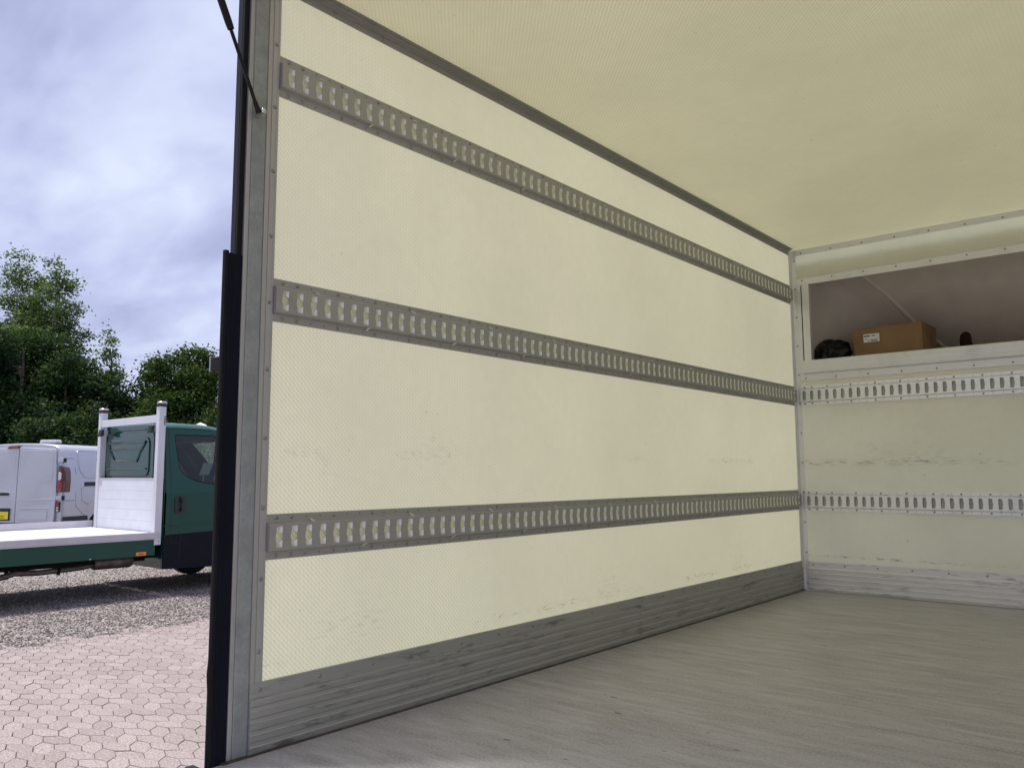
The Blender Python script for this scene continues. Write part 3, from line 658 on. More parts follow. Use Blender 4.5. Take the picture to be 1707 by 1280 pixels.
t_ = MB(); prf = [(0.0, 5.288), (0.004, 5.288), (0.0045, 5.296), (0.009, 5.305), (0.012, 5.314), (0.020, 5.3165), (0.0385, 5.317), (0.0385, 5.321)]
t_.grid([[(x_, y_, F + z_) for x_, y_ in prf] for z_ in (0.002, 2.246)])
cn = t_.build('corner_trim', 'frame_metal', tb); rivets(cn, [(0.029, 5.3168, F + 0.049 + 0.193 * k_) for k_ in range(12)], '-y')
fb = MB(); fb.box(0.0395, WX - 0.04, Y1 - 0.004, Y1 - 0.0003, F + 2.2045, F + 2.243)
fo = fb.build('front_trim', 'frame_metal', tb, bevel=0.001); rivets(fo, [(0.076 + 0.1965 * k_, Y1 - 0.004, F + 2.218) for k_ in range(8)], '-y')
fb = MB(); fb.box(0.0395, WX - 0.04, Y1 - 0.0055, Y1 - 0.0003, F + 2.0, F + 2.0445)
fo = fb.build('opening_trim', 'frame_metal', tb, bevel=0.001); rivets(fo, [(0.076 + 0.1965 * k_, Y1 - 0.0055, F + 2.03) for k_ in range(8)], '-y')
# left jamb of the shelf opening, with its groove
box('opening_jamb', 'frame_metal', tb, 0.0395, 0.064, Y1 - 0.0045, Y1 - 0.0003, F + 1.403, F + 1.9995)
box('opening_jamb', 'frame_metal', tb, 0.0725, 0.119, Y1 - 0.010, Y1 + 0.03, F + 1.489, F + 1.9992, bevel=0.0015)
box('jamb_groove', 'seam_dark', tb, 0.0645, 0.072, Y1 - 0.002, Y1 - 0.0003, F + 1.403, F + 1.999)
sp_ = [(1.489, 0.0), (1.489, -0.002), (1.4895, 0.016), (1.478, 0.020), (1.462, 0.020), (1.461, 0.0185), (1.446, 0.0185), (1.445, 0.020), (1.428, 0.020), (1.427, 0.0185), (1.414, 0.0185), (1.412, 0.02), (1.4035, 0.018), (1.4035, 0.0)]
t_ = MB(); t_.grid([[(x_, Y1 - n_, F + z_) for z_, n_ in sp_] for x_ in (0.066, WX - 0.04)]); t_.add([(0.066, Y1 - n_, F + z_) for z_, n_ in sp_[1:]], [tuple(range(len(sp_) - 1))])
t_.build('shelf_sill', 'frame_metal', tb)
fb = MB(); fb.box(0.0395, WX - 0.04, Y1 - 0.006, Y1 - 0.0003, F + 1.355, F + 1.4015)
fo = fb.build('sill_strip', 'frame_metal', tb, bevel=0.001); rivets(fo, [(0.075 + 0.1965 * k_, Y1 - 0.006, F + 1.372) for k_ in range(8)], '-y')

# over-cab hood (moulded shell) and its shelf
ZS = 1.462
box('shelf_board', 'hood_fibreglass', tb, 0.0, WX, Y1 + 0.0005, 6.5, F + ZS - 0.02, F + ZS)
cre = [(0.34, 5.45, 2.10), (0.416, 5.6, 2.035), (0.508, 5.7, 1.929), (0.616, 5.9, 1.761), (0.73, 6.1, 1.62), (0.869, 6.3, 1.525), (1.02, 6.45, 1.46)]
def mir(p): return (WX - p[0], p[1], p[2])
hm = MB(); edgeL = [(0.05, 5.34, 2.10), (0.055, 5.42, 2.02), (0.07, 5.5, 1.92), (0.10, 5.62, 1.76), (0.15, 5.75, 1.62), (0.24, 5.95, 1.52), (0.42, 6.2, 1.46)]
def bow(a, b_, t__, k_): 
    p = Vector(a).lerp(Vector(b_), t__); p += Vector((-0.05, 0.09, 0.02)) * (4 * t__ * (1 - t__)) * k_; return p
rows = [[bow(a, b_, q / 6, 1.0) for q in range(7)] for a, b_ in zip(edgeL, cre)]
loL = [(0.045, 5.34, ZS), (0.05, 5.42, ZS), (0.065, 5.5, ZS), (0.095, 5.62, ZS), (0.15, 5.75, ZS), (0.24, 5.95, ZS), (0.42, 6.2, ZS)]
half = []
for lo, r_ in zip(loL, rows):
    half.append([(x_, y_, F + z_) for x_, y_, z_ in ([lo] + [tuple(q) for q in r_])])
bead = []
full = [h_ + [mir(p) for p in h_[::-1]] for h_ in half]
hm.grid(full); hm.build('cab_hood', 'hood_fibreglass', tb, smooth=60)
hb = MB(); hb.tube([(x_, y_ + 0.006, F + z_ + 0.002) for x_, y_, z_ in cre[:6]], 0.016, 8); hb.build('hood_bead', 'hood_fibreglass', tb, smooth=60)
box('hood_roof', 'hood_fibreglass', tb, -0.01, WX + 0.01, Y1 + 0.021, 5.7, F + 2.11, F + 2.135)
# outer shell keeps daylight out of the hood
os_ = MB()
os_.grid([[(x_, y_, F + z_) for x_, y_, z_ in ((-0.012, 5.342, ZS - 0.025), (-0.012, 5.342, 2.137), (WX + 0.012, 5.342, 2.137), (WX + 0.012, 5.342, ZS - 0.025))],
          [(x_, y_, F + z_) for x_, y_, z_ in ((0.0, 5.9, ZS - 0.025), (0.0, 5.75, 2.137), (WX, 5.75, 2.137), (WX, 5.9, ZS - 0.025))],
          [(x_, y_, F + z_) for x_, y_, z_ in ((0.3, 6.52, ZS - 0.025), (0.4, 6.45, 1.62), (WX - 0.4, 6.45, 1.62), (WX - 0.3, 6.52, ZS - 0.025))],
          [(x_, y_, F + z_) for x_, y_, z_ in ((0.4, 6.53, ZS - 0.025), (0.5, 6.53, ZS - 0.022), (WX - 0.5, 6.53, ZS - 0.022), (WX - 0.4, 6.53, ZS - 0.025))]])
os_.build('hood_shell', 'white_alu', tb)

# rear frame: galvanised post, alu strip, rubber seals, dark guide post
box('rear_post', 'galvanised', tb, -0.045, 0.0035, 1.2325, 1.2785, F - 0.017, F + 2.30, bevel=0.003)
box('post_edge_strip', 'trim_metal', tb, -0.040, 0.004, 1.2175, 1.2245, F - 0.03, F + 2.30, bevel=0.001)
box('post_edge_strip', 'trim_metal', tb, -0.040, 0.0015, 1.2255, 1.2318, F - 0.03, F + 2.30, bevel=0.001)
box('rubber_seal', 'black_rubber', tb, -0.014, -0.002, 1.2005, 1.2165, F - 0.02, F + 2.30, bevel=0.004)
box('door_channel', 'black_paint', tb, -0.040, -0.0145, 1.2015, 1.217, F - 0.25, F + 2.30, bevel=0.002)
gp = MB(); gp.prism([(1.175, -0.016), (1.175, 0.0), (1.179, 0.005), (1.184, 0.0045), (1.187, 0.0), (1.2172, 0.0), (1.2172, -0.0015), (1.2, -0.0015), (1.2, -0.016)], lambda u, w, d: (w, u, d), F - 0.45, F + 1.368)
gpo = gp.build('guide_post', 'navy_rubber', tb)
gp = MB(); gp.prism([(1.1625, -0.01), (1.1625, -0.004), (1.1645, 0.002), (1.1745, 0.002), (1.1745, -0.01)], lambda u, w, d: (w, u, d), F - 0.45, F + 1.374); gp.build('guide_lip', 'black_rubber', gpo)
gp = MB(); gp.tube([(-0.004, 1.1665, F + z_) for z_ in (-0.4, 0.0, 0.18, 0.215, 0.235, 0.26, 0.30)], [0.0055, 0.0055, 0.0058, 0.0085, 0.0095, 0.0075, 0.005], 8); gp.build('seal_bulge', 'black_rubber', gpo, smooth=60)
bk = MB(); bk.box(-0.078, -0.0165, 1.184, 1.192, F + 1.040, F + 1.083); bk.box(-0.078, -0.072, 1.172, 1.192, F + 1.040, F + 1.083); bk.build('latch_bracket', 'galvanised', tb, bevel=0.001)
bk = MB(); bk.box(-0.071, -0.0165, 1.174, 1.1835, F + 1.038, F + 1.08); bk.build('bracket_buffer', 'black_rubber', tb, bevel=0.003)
box('rear_sill', 'black_paint', tb, -0.05, WX + 0.05, 1.128, 1.154, F - 0.16, F + 0.002, bevel=0.004)
box('rear_beam', 'black_paint', tb, -0.05, WX + 0.05, 1.156, 1.26, F - 0.16, F - 0.036)
box('rear_post', 'galvanised', tb, WX - 0.0035, WX + 0.045, 1.2325, 1.2775, F - 0.004, F + 2.30, bevel=0.003)
box('roof_header', 'galvanised', tb, -0.045, WX + 0.045, 1.215, 1.275, F + H + 0.003, F + H + 0.06)
box('chassis_rail', 'chassis_black', tb, 0.6, 0.7, 1.25, 8.0, F - 0.22, F - 0.036); box('chassis_rail', 'chassis_black', tb, 1.38, 1.48, 1.25, 8.0, F - 0.22, F - 0.036)
box('axle', 'chassis_black', tb, 0.3, 1.78, 2.55, 2.67, 0.28, 0.40)
box('axle', 'chassis_black', tb, 0.3, 1.78, 6.75, 6.87, 0.28, 0.40)

def wheel(parent, x, y, z, r, w, side, rim_mat='rim_silver', bolt=True):
    t_ = MB(); hw = w / 2
    t_.lathe([(r * 0.62, -hw * 0.9), (r * 0.92, -hw), (r, -hw * 0.7), (r, hw * 0.7), (r * 0.92, hw), (r * 0.62, hw * 0.9), (r * 0.62, -hw * 0.9)], lambda a, b_, h: (x + h, y + a, z + b_), 28)
    ty = t_.build('wheel', 'tyre', parent, smooth=40)
    q = MB(); q.lathe([(r * 0.63, hw * 0.86), (r * 0.58, hw * 0.92), (r * 0.52, hw * 0.6), (r * 0.24, hw * 0.5), (r * 0.2, hw * 0.75), (0.001, hw * 0.78)], lambda a, b_, h: (x + side * h, y + a, z + b_), 24); q.build('rim', rim_mat, ty, smooth=40)
    for k_ in range(5):
        a = 2 * math.pi * k_ / 5 + 0.3
        h_ = MB(); h_.lathe([(0.001, 0.004), (0.028, 0.004), (0.03, 0.0)], lambda u, w_, hh: (x + side * (hw * 0.56 + hh), y + r * 0.4 * math.cos(a) + u, z + r * 0.4 * math.sin(a) + w_), 10); h_.build('vent_hole', 'hole_dark', ty)
    return ty
for x_, s_ in ((0.16, -1), (1.92, 1)):
    wheel(tb, x_, 2.61, 0.34, 0.34, 0.22, s_); wheel(tb, x_, 6.81, 0.34, 0.34, 0.22, s_)
# gas strut and the raised rear flap that it holds
gs = MB(); A_, B_ = Vector((0.03, 1.1395, F + 1.998)), Vector((0.03, 0.905, F + 2.505)); gs.tube([A_, A_.lerp(B_, 0.03), B_], [0.0095, 0.0105, 0.0105], 12)
gso = gs.build('gas_strut', 'black_paint', tb, smooth=40)
q = MB(); q.tube([(0.03, 1.231, F + 1.796), A_ + Vector((0, -0.005, 0.01))], 0.0052, 10); q.build('strut_rod', 'black_paint', gso, smooth=40)
q = MB(); q.tube([(0.03, 1.222, F + 1.815), (0.03, 1.236, F + 1.786)], [0.006, 0.0085], 10); q.build('strut_socket', 'black_paint', gso, smooth=40)
q = MB(); q.lathe([(0.001, 0.0085), (0.005, 0.0075), (0.0085, 0.003), (0.0088, -0.002), (0.006, -0.007), (0.006, -0.035)], lambda a, b_, h: (0.036 + h, 1.2465 + a, F + 1.7945 + b_), 14); q.build('ball_stud', 'chrome', gso, smooth=50)
q = MB(); q.lathe([(0.0001, 0.004), (0.011, 0.004), (0.012, 0.0)], lambda a, b_, h: (0.004 + h, 1.2465 + a, F + 1.7945 + b_), 16); q.build('stud_washer', 'galvanised', gso)
fl_ = MB(); fl_.prism([(1.19, 2.315), (0.33, 2.80), (0.345, 2.825), (1.205, 2.34)], lambda u, w, d: (d, u, F + w), 0.0, WX); fl_.build('rear_flap', 'roof_fibreglass', tb)
q = MB(); q.box(0.012, 0.03, 0.885, 0.925, F + 2.49, F + 2.505); q.build('strut_bracket', 'galvanised', tb)

# things on the shelf
def cardboard_box():
    root = empty('cardboard_box', (0.525, 5.70, F + ZS), 0, 'brown cardboard box with a white address label on the shelf above the cab', 'box')
    w, h = 0.205, 0.242
    bx_ = MB(); fr = [(-w, -0.14), (w, -0.135), (w + 0.015, 0.17), (-w + 0.01, 0.17)]
    top = [(-w - 0.012, -0.142), (w + 0.006, -0.138), (w + 0.02, 0.175), (-w, 0.175)]
    vs = [(x_, y_, 0.0) for x_, y_ in fr] + [(x_, y_, h + 0.004 * (k_ % 2)) for k_, (x_, y_) in enumerate(top)]
    bx_.add(vs, [(0, 1, 5, 4), (1, 2, 6, 5), (2, 3, 7, 6), (3, 0, 4, 7), (3, 2, 1, 0), (4, 5, 6, 7)]); bo = bx_.build('carton', 'cardboard', root, bevel=0.004)
    tp = MB(); tp.add([(w + 0.0075, -0.05, h), (w + 0.0185, 0.09, h), (w + 0.012, 0.09, 0.03), (w + 0.003, -0.05, 0.03)], [(0, 1, 2, 3)]); tp.build('tape_strip', 'cardboard_tape', root)
    tp = MB(); tp.box(w - 0.012, w + 0.0045, -0.1405, -0.1375, 0.01, h - 0.01); tp.build('tape_strip', 'cardboard_tape', root)
    z0 = 0.145; lb = MB(); lb.box(-0.145, -0.045, -0.1438, -0.1425, z0, z0 + 0.055); lo = lb.build('address_label', 'paper', root)
    ink = MB(); Y = -0.1442
    def bar(x0, x1, za, zb_): ink.quad((x0, Y, za), (x1, Y, za), (x1, Y, zb_), (x0, Y, zb_))
    bar(-0.141, -0.105, z0 + 0.037, z0 + 0.045); bar(-0.092, -0.071, z0 + 0.039, z0 + 0.045); bar(-0.138, -0.118, z0 + 0.024, z0 + 0.027); bar(-0.116, -0.110, z0 + 0.007, z0 + 0.013)
    x_ = -0.102
    while x_ < -0.055: wd = random.choice((0.001, 0.0016, 0.0026)); bar(x_, x_ + wd, z0 + 0.004, z0 + 0.016); x_ += wd + random.choice((0.0008, 0.0014))
    ink.build('label_print', 'ink', lo)
    return root
cardboard_box()
def bag():
    bm = bmesh.new(); bmesh.ops.create_icosphere(bm, subdivisions=4, radius=1.0)
    from mathutils import noise as mn
    for v_ in bm.verts:
        d = v_.co.normalized(); r_ = 1 + 0.22 * mn.noise(d * 2.1 + Vector((3, 1, 2))) + 0.22 * abs(mn.noise(d * 4.2 + Vector((1, 5, 2)))) - 0.05
        v_.co = Vector((d.x * r_ * 0.125, d.y * r_ * 0.12, max(-0.088, d.z * r_ * 0.105)))
    me = bpy.data.meshes.new('bin_bag'); bm.to_mesh(me); bm.free(); me.materials.append(M['bag_plastic'])
    for p in me.polygons: p.use_smooth = True
    o_ = bpy.data.objects.new('bin_bag', me); COL.objects.link(o_); o_.location = (0.165, 5.58, F + ZS + 0.086)
    tag(o_, 'crumpled black plastic bag in the left corner of the shelf', 'bag'); return o_
bag()
th = MB()
out = [(-0.030, 0.0), (-0.034, 0.06), (-0.036, 0.115), (-0.030, 0.145), (-0.015, 0.161), (0.006, 0.163), (0.022, 0.152), (0.029, 0.128), (0.031, 0.095), (0.037, 0.075), (0.046, 0.04), (0.05, 0.0)]
th.prism(out, lambda u, w, d: (0.965 + u - 0.12 * w * 0, 5.62 + d + w * 0.10, F + ZS + w), 0.0, 0.022)
tag(th.build('tool_handle', 'brown_wood', bevel=0.005), 'dark brown rounded wooden handle standing on the shelf right of the box', 'handle')
rg2 = MB()
for k_ in range(5): rg2.tube([(1.06 + 0.02 * k_, 5.75 + 0.01 * k_, F + ZS + 0.01), (1.075 + 0.02 * k_, 5.75, F + ZS + 0.035 + 0.008 * (k_ % 3)), (1.10 + 0.018 * k_, 5.76, F + ZS + 0.015)], 0.006, 6)
tag(rg2.build('cloth_rag', 'cardboard_tape', smooth=60), 'small crumpled brownish rag lying right of the brown handle on the shelf', 'rag')

# ================================================================== GREEN FLATBED
XN, XF = -8.40, -10.36        # near and far faces of the bed
ft = empty('flatbed_truck', (0, 0, 0), 0, 'dark green flatbed truck with white headboard and empty white deck', 'truck')
ZD = 0.792
box('deck', 'deck_white', ft, XF + 0.05, XN - 0.05, 1.7, 5.13, ZD - 0.07, ZD - 0.004)
for k_ in range(11):
    x_ = XF + 0.06 + k_ * 0.168; box('deck_plank', 'deck_white', ft, x_, x_ + 0.1655, 1.7, 5.128, ZD - 0.0035, ZD)
sr_ = [(0.0, 0.706), (0.0, 0.722), (0.004, 0.724), (0.004, 0.786), (0.0, 0.796), (-0.05, 0.796), (-0.05, 0.706)]
m_ = MB(); m_.prism(sr_, lambda u, w, d: (XN + u, d, w), 1.68, 5.165); m_.build('side_rail', 'bed_alu', ft)
m_ = MB(); m_.prism([(0.0, 0.70), (0.0, 0.885), (0.05, 0.885), (0.05, 0.70)], lambda u, w, d: (XF + u, d, w), 1.68, 5.165); m_.build('side_rail', 'bed_alu', ft)
box('side_panel', 'green_paint', ft, XN - 0.035, XN - 0.008, 1.7, 5.165, 0.502, 0.705, bevel=0.003)
box('side_panel', 'green_paint', ft, XF + 0.01, XF + 0.037, 1.7, 5.165, 0.502, 0.699, bevel=0.003)
box('rear_rail', 'bed_alu', ft, XF, XN, 1.64, 1.678, 0.69, 0.80)
lm = box('marker_lamp', 'orange_lens', ft, XN - 0.0078, XN + 0.010, 4.915, 5.045, 0.511, 0.556, bevel=0.006)
box('lamp_mark', 'red_lens', lm, XN + 0.0101, XN + 0.0108, 4.945, 5.01, 0.527, 0.54)
m_ = MB(); m_.lathe([(0.0001, 0.006), (0.008, 0.005), (0.009, 0.0)], lambda a, b_, h: (XN - 0.008 + h, 4.36 + a, 0.515 + b_), 10); m_.build('panel_bolt', 'chrome', ft)
# headboard: two posts, cross bar, five boards, beacons, work lamps, grab handle
hb_ = MB(); hb_.box(XN - 0.095, XN - 0.001, 5.146, 5.238, 0.63, 2.438); nearp = hb_.build('headboard_post', 'white_alu', ft, bevel=0.008)
hb_ = MB(); hb_.box(-10.245, -10.15, 5.146, 5.238, 0.72, 2.44); hb_.build('headboard_post', 'white_alu', ft, bevel=0.008)
box('post_slot', 'bed_alu', nearp, XN - 0.0005, XN + 0.004, 5.165, 5.222, 0.715, 0.80); box('post_slot', 'seam_dark', nearp, XN - 0.0005, XN + 0.003, 5.214, 5.226, 2.19, 2.31)
for z_ in (0.67, 0.695, 0.735, 0.77):
    m_ = MB(); m_.lathe([(0.0001, 0.004), (0.006, 0.003), (0.007, 0.0)], lambda a, b_, h: (XN + 0.004 + h, 5.205 + a, z_ + b_), 8); m_.build('bolt', 'rivet_metal', nearp)
box('cross_bar', 'white_alu', ft, -10.149, XN - 0.096, 5.150, 5.20, 2.222, 2.325, bevel=0.006)
bh = [0.79, 0.93, 1.075, 1.20, 1.325, 1.478]
for a, b_ in zip(bh[:-1], bh[1:]): box('headboard_plank', 'deck_white', ft, -10.149, XN - 0.0955, 5.155, 5.182, a + 0.0006, b_ - 0.0006, bevel=0.0012)
box('cross_bar', 'white_alu', ft, -10.149, XN - 0.096, 5.15, 5.19, 1.4785, 1.492, bevel=0.003)
box('maker_sticker', 'bed_alu', ft, -10.14, -10.06, 5.151, 5.1548, 1.40, 1.455)
for cx_, zt in ((XN - 0.045, 2.4385), (-10.197, 2.4405)):
    q = MB(); q.lathe([(0.0001, 0.0), (0.064, 0.0), (0.066, 0.03), (0.0001, 0.03)], lambda a, b_, h: (cx_ + a, 5.195 + b_, zt + h), 20); bb = q.build('beacon', 'black_plastic', ft, smooth=40)
    q = MB(); q.lathe([(0.0001, 0.031), (0.062, 0.031), (0.064, 0.052), (0.052, 0.064), (0.0001, 0.066)], lambda a, b_, h: (cx_ + a, 5.195 + b_, zt + h), 20); q.build('beacon_lens', 'beacon_lens', bb, smooth=40)
for cx_ in (XN - 0.19, -10.10):
    q = MB(); q.prism([(5.10, 2.085), (5.125, 2.19), (5.15, 2.195), (5.15, 2.10)], lambda u, w, d: (d, u, w), cx_ - 0.055, cx_ + 0.055); ll = q.build('work_lamp', 'black_plastic', ft, bevel=0.004)
    q = MB(); q.add([(cx_ - 0.045, 5.0995, 2.097), (cx_ + 0.045, 5.0995, 2.097), (cx_ + 0.045, 5.1195, 2.18), (cx_ - 0.045, 5.1195, 2.18)], [(0, 1, 2, 3)]); q.build('lamp_glass', 'black_paint', ll)
    box('lamp_stem', 'chrome', ll, cx_ - 0.008, cx_ + 0.008, 5.152, 5.166, 2.15, 2.222)
q = MB(); q.tube([(-10.246, 5.19, 1.895), (-10.30, 5.19, 1.89), (-10.325, 5.19, 1.86), (-10.325, 5.19, 1.76), (-10.30, 5.19, 1.73), (-10.246, 5.19, 1.725)], 0.014, 8); q.build('grab_handle', 'black_plastic', ft, smooth=50)
# chassis, exhaust
box('chassis_rail', 'chassis_black', ft, -9.05, -8.95, 1.7, 7.2, 0.42, 0.62); box('chassis_rail', 'chassis_black', ft, -9.85, -9.75, 1.7, 7.2, 0.42, 0.62)
for y_ in (2.2, 3.0, 3.75, 4.6): box('cross_member', 'chassis_black', ft, XF + 0.06, XN - 0.06, y_, y_ + 0.07, 0.60, 0.715)
box('fuel_tank', 'chassis_black', ft, XN - 1.2, XN - 0.42, 3.62, 5.05, 0.40, 0.66, bevel=0.03)
box('side_guard', 'chassis_black', ft, XN - 0.30, XN - 0.26, 2.9, 5.16, 0.42, 0.56)
q = MB(); q.lathe([(0.0001, 0), (0.09, 0.0), (0.105, 0.02), (0.105, 0.46), (0.09, 0.48), (0.0001, 0.48)], lambda a, b_, h: (-8.72 + a, 4.52 + h, 0.435 + b_ * 0.85), 20); q.build('muffler', 'exhaust', ft, smooth=40)
q = MB(); q.tube([(-8.72, 4.6, 0.42), (-8.72, 4.35, 0.39), (-8.70, 3.9, 0.375), (-8.66, 3.62, 0.395), (-8.62, 3.45, 0.36), (-8.55, 3.28, 0.30), (-8.45, 3.1, 0.26)], 0.035, 10); q.build('exhaust_pipe', 'exhaust', ft, smooth=50)
q = MB(); q.tube([(-8.98, 3.55, 0.46), (-8.98, 3.9, 0.475), (-8.98, 4.5, 0.455)], 0.02, 8); q.build('brake_line', 'exhaust', ft, smooth=50)
for y_ in (3.53, 4.1): box('pipe_hanger', 'chassis_black', ft, -8.71, -8.67, y_, y_ + 0.03, 0.33, 0.50)
for x_ in (-8.55, -10.2): 
    s_ = 1 if x_ > -9 else -1
    wheel(ft, x_, 2.75, 0.335, 0.335, 0.22, s_, 'white_alu'); wheel(ft, x_, 6.62, 0.335, 0.335, 0.2, s_, 'white_alu')
box('axle', 'chassis_black', ft, -10.2, -8.55, 2.68, 2.82, 0.28, 0.42); box('axle', 'chassis_black', ft, -10.2, -8.55, 6.56, 6.68, 0.28, 0.4)
# cab shell
CN, CF = XN + 0.0, XF - 0.02
def lean(z): return max(0.0, z - 1.30) * 0.13
def cab_pt(y, z, d=0.0, near=True): return (CN - lean(z) - d, y, z) if near else (CF + lean(z) + d, y, z)
low = [(5.262, 0.315), (6.15, 0.29), (6.17, 0.62), (6.3, 0.76), (6.62, 0.82), (6.94, 0.76), (7.07, 0.55), (7.09, 0.30), (7.42, 0.30), (7.45, 0.8), (7.30, 1.16), (7.05, 1.30), (5.255, 1.30)]
upo = [(5.255, 1.30), (7.05, 1.30), (6.42, 2.02), (6.2, 2.135), (5.9, 2.17), (5.262, 2.17)]
win = [(5.424, 2.075), (5.416, 2.04), (5.436, 1.84), (5.470, 1.63), (5.50, 1.575), (5.555, 1.518), (5.63, 1.478), (5.72, 1.444), (5.98, 1.392), (6.3, 1.358), (6.70, 1.345), (6.73, 1.37), (6.30, 1.93), (6.20, 2.0), (5.98, 2.08)][::-1]
for nr in (True, False):
    q = MB(); q.prism(low, lambda u, w, d: cab_pt(u, w, d, nr), 0.0, 0.03); q.build('cab_side', 'green_paint', ft)
    q = MB(); tri = tessellate_polygon([[Vector((a, b_, 0)) for a, b_ in upo], [Vector((a, b_, 0)) for a, b_ in win]]); pts = upo + win
    q.add([cab_pt(a, b_, 0, nr) for a, b_ in pts], [tuple(t__) for t__ in tri]); n = len(win)
    q.add([cab_pt(a, b_, 0, nr) for a, b_ in win] + [cab_pt(a, b_, 0.04, nr) for a, b_ in win], [(i, (i + 1) % n, (i + 1) % n + n, i + n) for i in range(n)])
    q.build('cab_door', 'green_paint', ft)
    q = MB(); tri = tessellate_polygon([[Vector((a, b_, 0)) for a, b_ in win]]); q.add([cab_pt(a, b_, 0.012, nr) for a, b_ in win], [tuple(t__) for t__ in tri]); gl_ = q.build('side_window', 'cab_glass', ft)
    q = MB(); ctr = (5.95, 1.75); inn = [(a + (ctr[0] - a) * 0.03, b_ + (ctr[1] - b_) * 0.045) for a, b_ in win]
    q.add([cab_pt(a, b_, 0.004, nr) for a, b_ in win] + [cab_pt(a, b_, 0.011, nr) for a, b_ in inn], [(i, (i + 1) % n, (i + 1) % n + n, i + n) for i in range(n)]); q.build('window_seal', 'black_rubber', gl_)
    q = MB(); q.add([cab_pt(a, b_, 0.0095, nr) for a, b_ in ((5.42, 2.035), (6.24, 1.97), (6.2, 2.0), (5.98, 2.08), (5.424, 2.075))], [(0, 1, 2, 3, 4)]); q.build('wind_deflector', 'black_plastic', gl_)
    # lower plastic cladding, sill
    q = MB(); q.prism([(5.262, 0.314), (6.14, 0.289), (6.16, 0.62), (6.25, 0.735), (6.1, 0.775), (5.262, 0.75)], lambda u, w, d: cab_pt(u, w, d, nr), -0.012, -0.0005); q.build('side_cladding', 'cladding', ft, bevel=0.004)
    q = MB(); q.prism([(5.262, 0.86), (6.15, 0.90), (6.15, 0.912), (5.262, 0.874)], lambda u, w, d: cab_pt(u, w, d, nr), -0.006, 0.002); q.build('door_crease', 'green_paint', ft)
sm = [(5.338, 2.12), (5.338, 0.34)]
def seam(name, pts, w=0.005):
    q = MB()
    for (a, b_), (c, d) in zip(pts[:-1], pts[1:]):
        dx, dz = c - a, d - b_; L_ = math.hypot(dx, dz); nx, nz = -dz / L_ * w / 2, dx / L_ * w / 2
        e = -0.0012 if max(b_, d) > 0.76 else -0.0132
        q.add([cab_pt(a + nx, b_ + nz, e), cab_pt(c + nx, d + nz, e), cab_pt(c - nx, d - nz, e), cab_pt(a - nx, b_ - nz, e)], [(0, 1, 2, 3)])
    return q.build(name, 'seam_dark', ft)
seam('door_seam', [(5.325, 2.145), (5.345, 1.7), (5.352, 1.30), (5.358, 0.75)])
seam('door_seam', [(5.325, 2.145), (5.6, 2.15), (5.95, 2.14)])
seam('fuel_flap_seam', [(5.358, 0.86), (5.42, 0.858), (5.465, 0.84), (5.487, 0.80), (5.493, 0.752)]); seam('fuel_flap_seam', [(5.493, 0.745), (5.49, 0.6), (5.485, 0.40)], 0.008)
seam('fuel_flap_seam', [(5.358, 0.748), (5.36, 0.64), (5.48, 0.645)], 0.004)
q = MB(); q.prism(rrect(5.402, 5.545, 1.03, 1.255, 0.035), lambda u, w, d: cab_pt(u, w, d), -0.012, 0.004); dh = q.build('door_handle', 'black_plastic', ft, bevel=0.004)
q = MB(); q.tube([(CN + 0.012, 5.475, 1.06), (CN + 0.035, 5.475, 1.085), (CN + 0.035, 5.475, 1.20), (CN + 0.012, 5.475, 1.235)], 0.013, 8); q.build('handle_grip', 'black_paint', dh, smooth=50)
# roof, rear wall, front
ry = [5.262, 5.30, 5.5, 5.9, 6.2, 6.42]; rzs = [2.165, 2.17, 2.171, 2.17, 2.135, 2.02]; rzc = [2.215, 2.245, 2.262, 2.255, 2.205, 2.07]
rows = []
for y_, zs_, zc_ in zip(ry, rzs, rzc):
    n_ = CN - lean(zs_); f_ = CF + lean(zs_); mid = (n_ + f_) / 2; L_ = []
    for t__, k_ in ((0, 0), (0.02, 0.35), (0.06, 0.62), (0.14, 0.82), (0.3, 0.95), (0.5, 1.0)): L_.append((n_ + (f_ - n_) * t__, y_, zs_ + (zc_ - zs_) * k_))
    L_ += [(n_ + f_ - p[0], p[1], p[2]) for p in L_[-2::-1]]; rows.append(L_)
q = MB(); q.grid(rows); q.build('cab_roof', 'green_paint', ft, smooth=50)
prof_r = [(CN - 0.0, 0.32), (CN, 1.3), (CN - lean(2.165), 2.165)] + [(p[0], p[2]) for p in rows[0][1:-1]] + [(CF + lean(2.165), 2.165), (CF, 1.3), (CF, 0.32)]
q = MB(); q.prism(prof_r, lambda u, w, d: (u, d, w), 5.262, 5.285); rw = q.build('cab_rear_wall', 'green_gloss', ft)
def bead_loop(pts, r_, y_, name, closed=True):
    q = MB(); P = [(x_, y_, z_) for x_, z_ in pts]
    if closed: P.append(P[0]); P.append(P[1])
    q.tube(P, r_, 6, not closed); return q.build(name, 'green_gloss', rw, smooth=70)
q = MB(); q.prism(rrect(-10.22, -8.72, 1.40, 2.13, 0.12), lambda u, w, d: (u, d, w), 5.244, 5.2625); q.build('pressed_panel', 'green_gloss', rw, bevel=0.012)
q = MB(); q.prism(rrect(-10.13, -8.83, 1.52, 2.05, 0.10), lambda u, w, d: (u, d, w), 5.229, 5.245); q.build('pressed_panel', 'green_gloss', rw, bevel=0.012)
bead_loop([(-10.05, 1.985), (-8.92, 1.985), (-9.16, 1.73), (-9.84, 1.73)], 0.020, 5.226, 'pressed_bead')
bead_loop([(-10.08, 1.62), (-8.88, 1.62)], 0.016, 5.227, 'pressed_bead', False); bead_loop([(-9.97, 1.89), (-9.0, 1.89)], 0.012, 5.228, 'pressed_bead', False)
bead_loop([(-9.95, 2.155), (-9.62, 2.165), (-9.0, 2.16)], 0.012, 5.2615, 'pressed_bead', False)
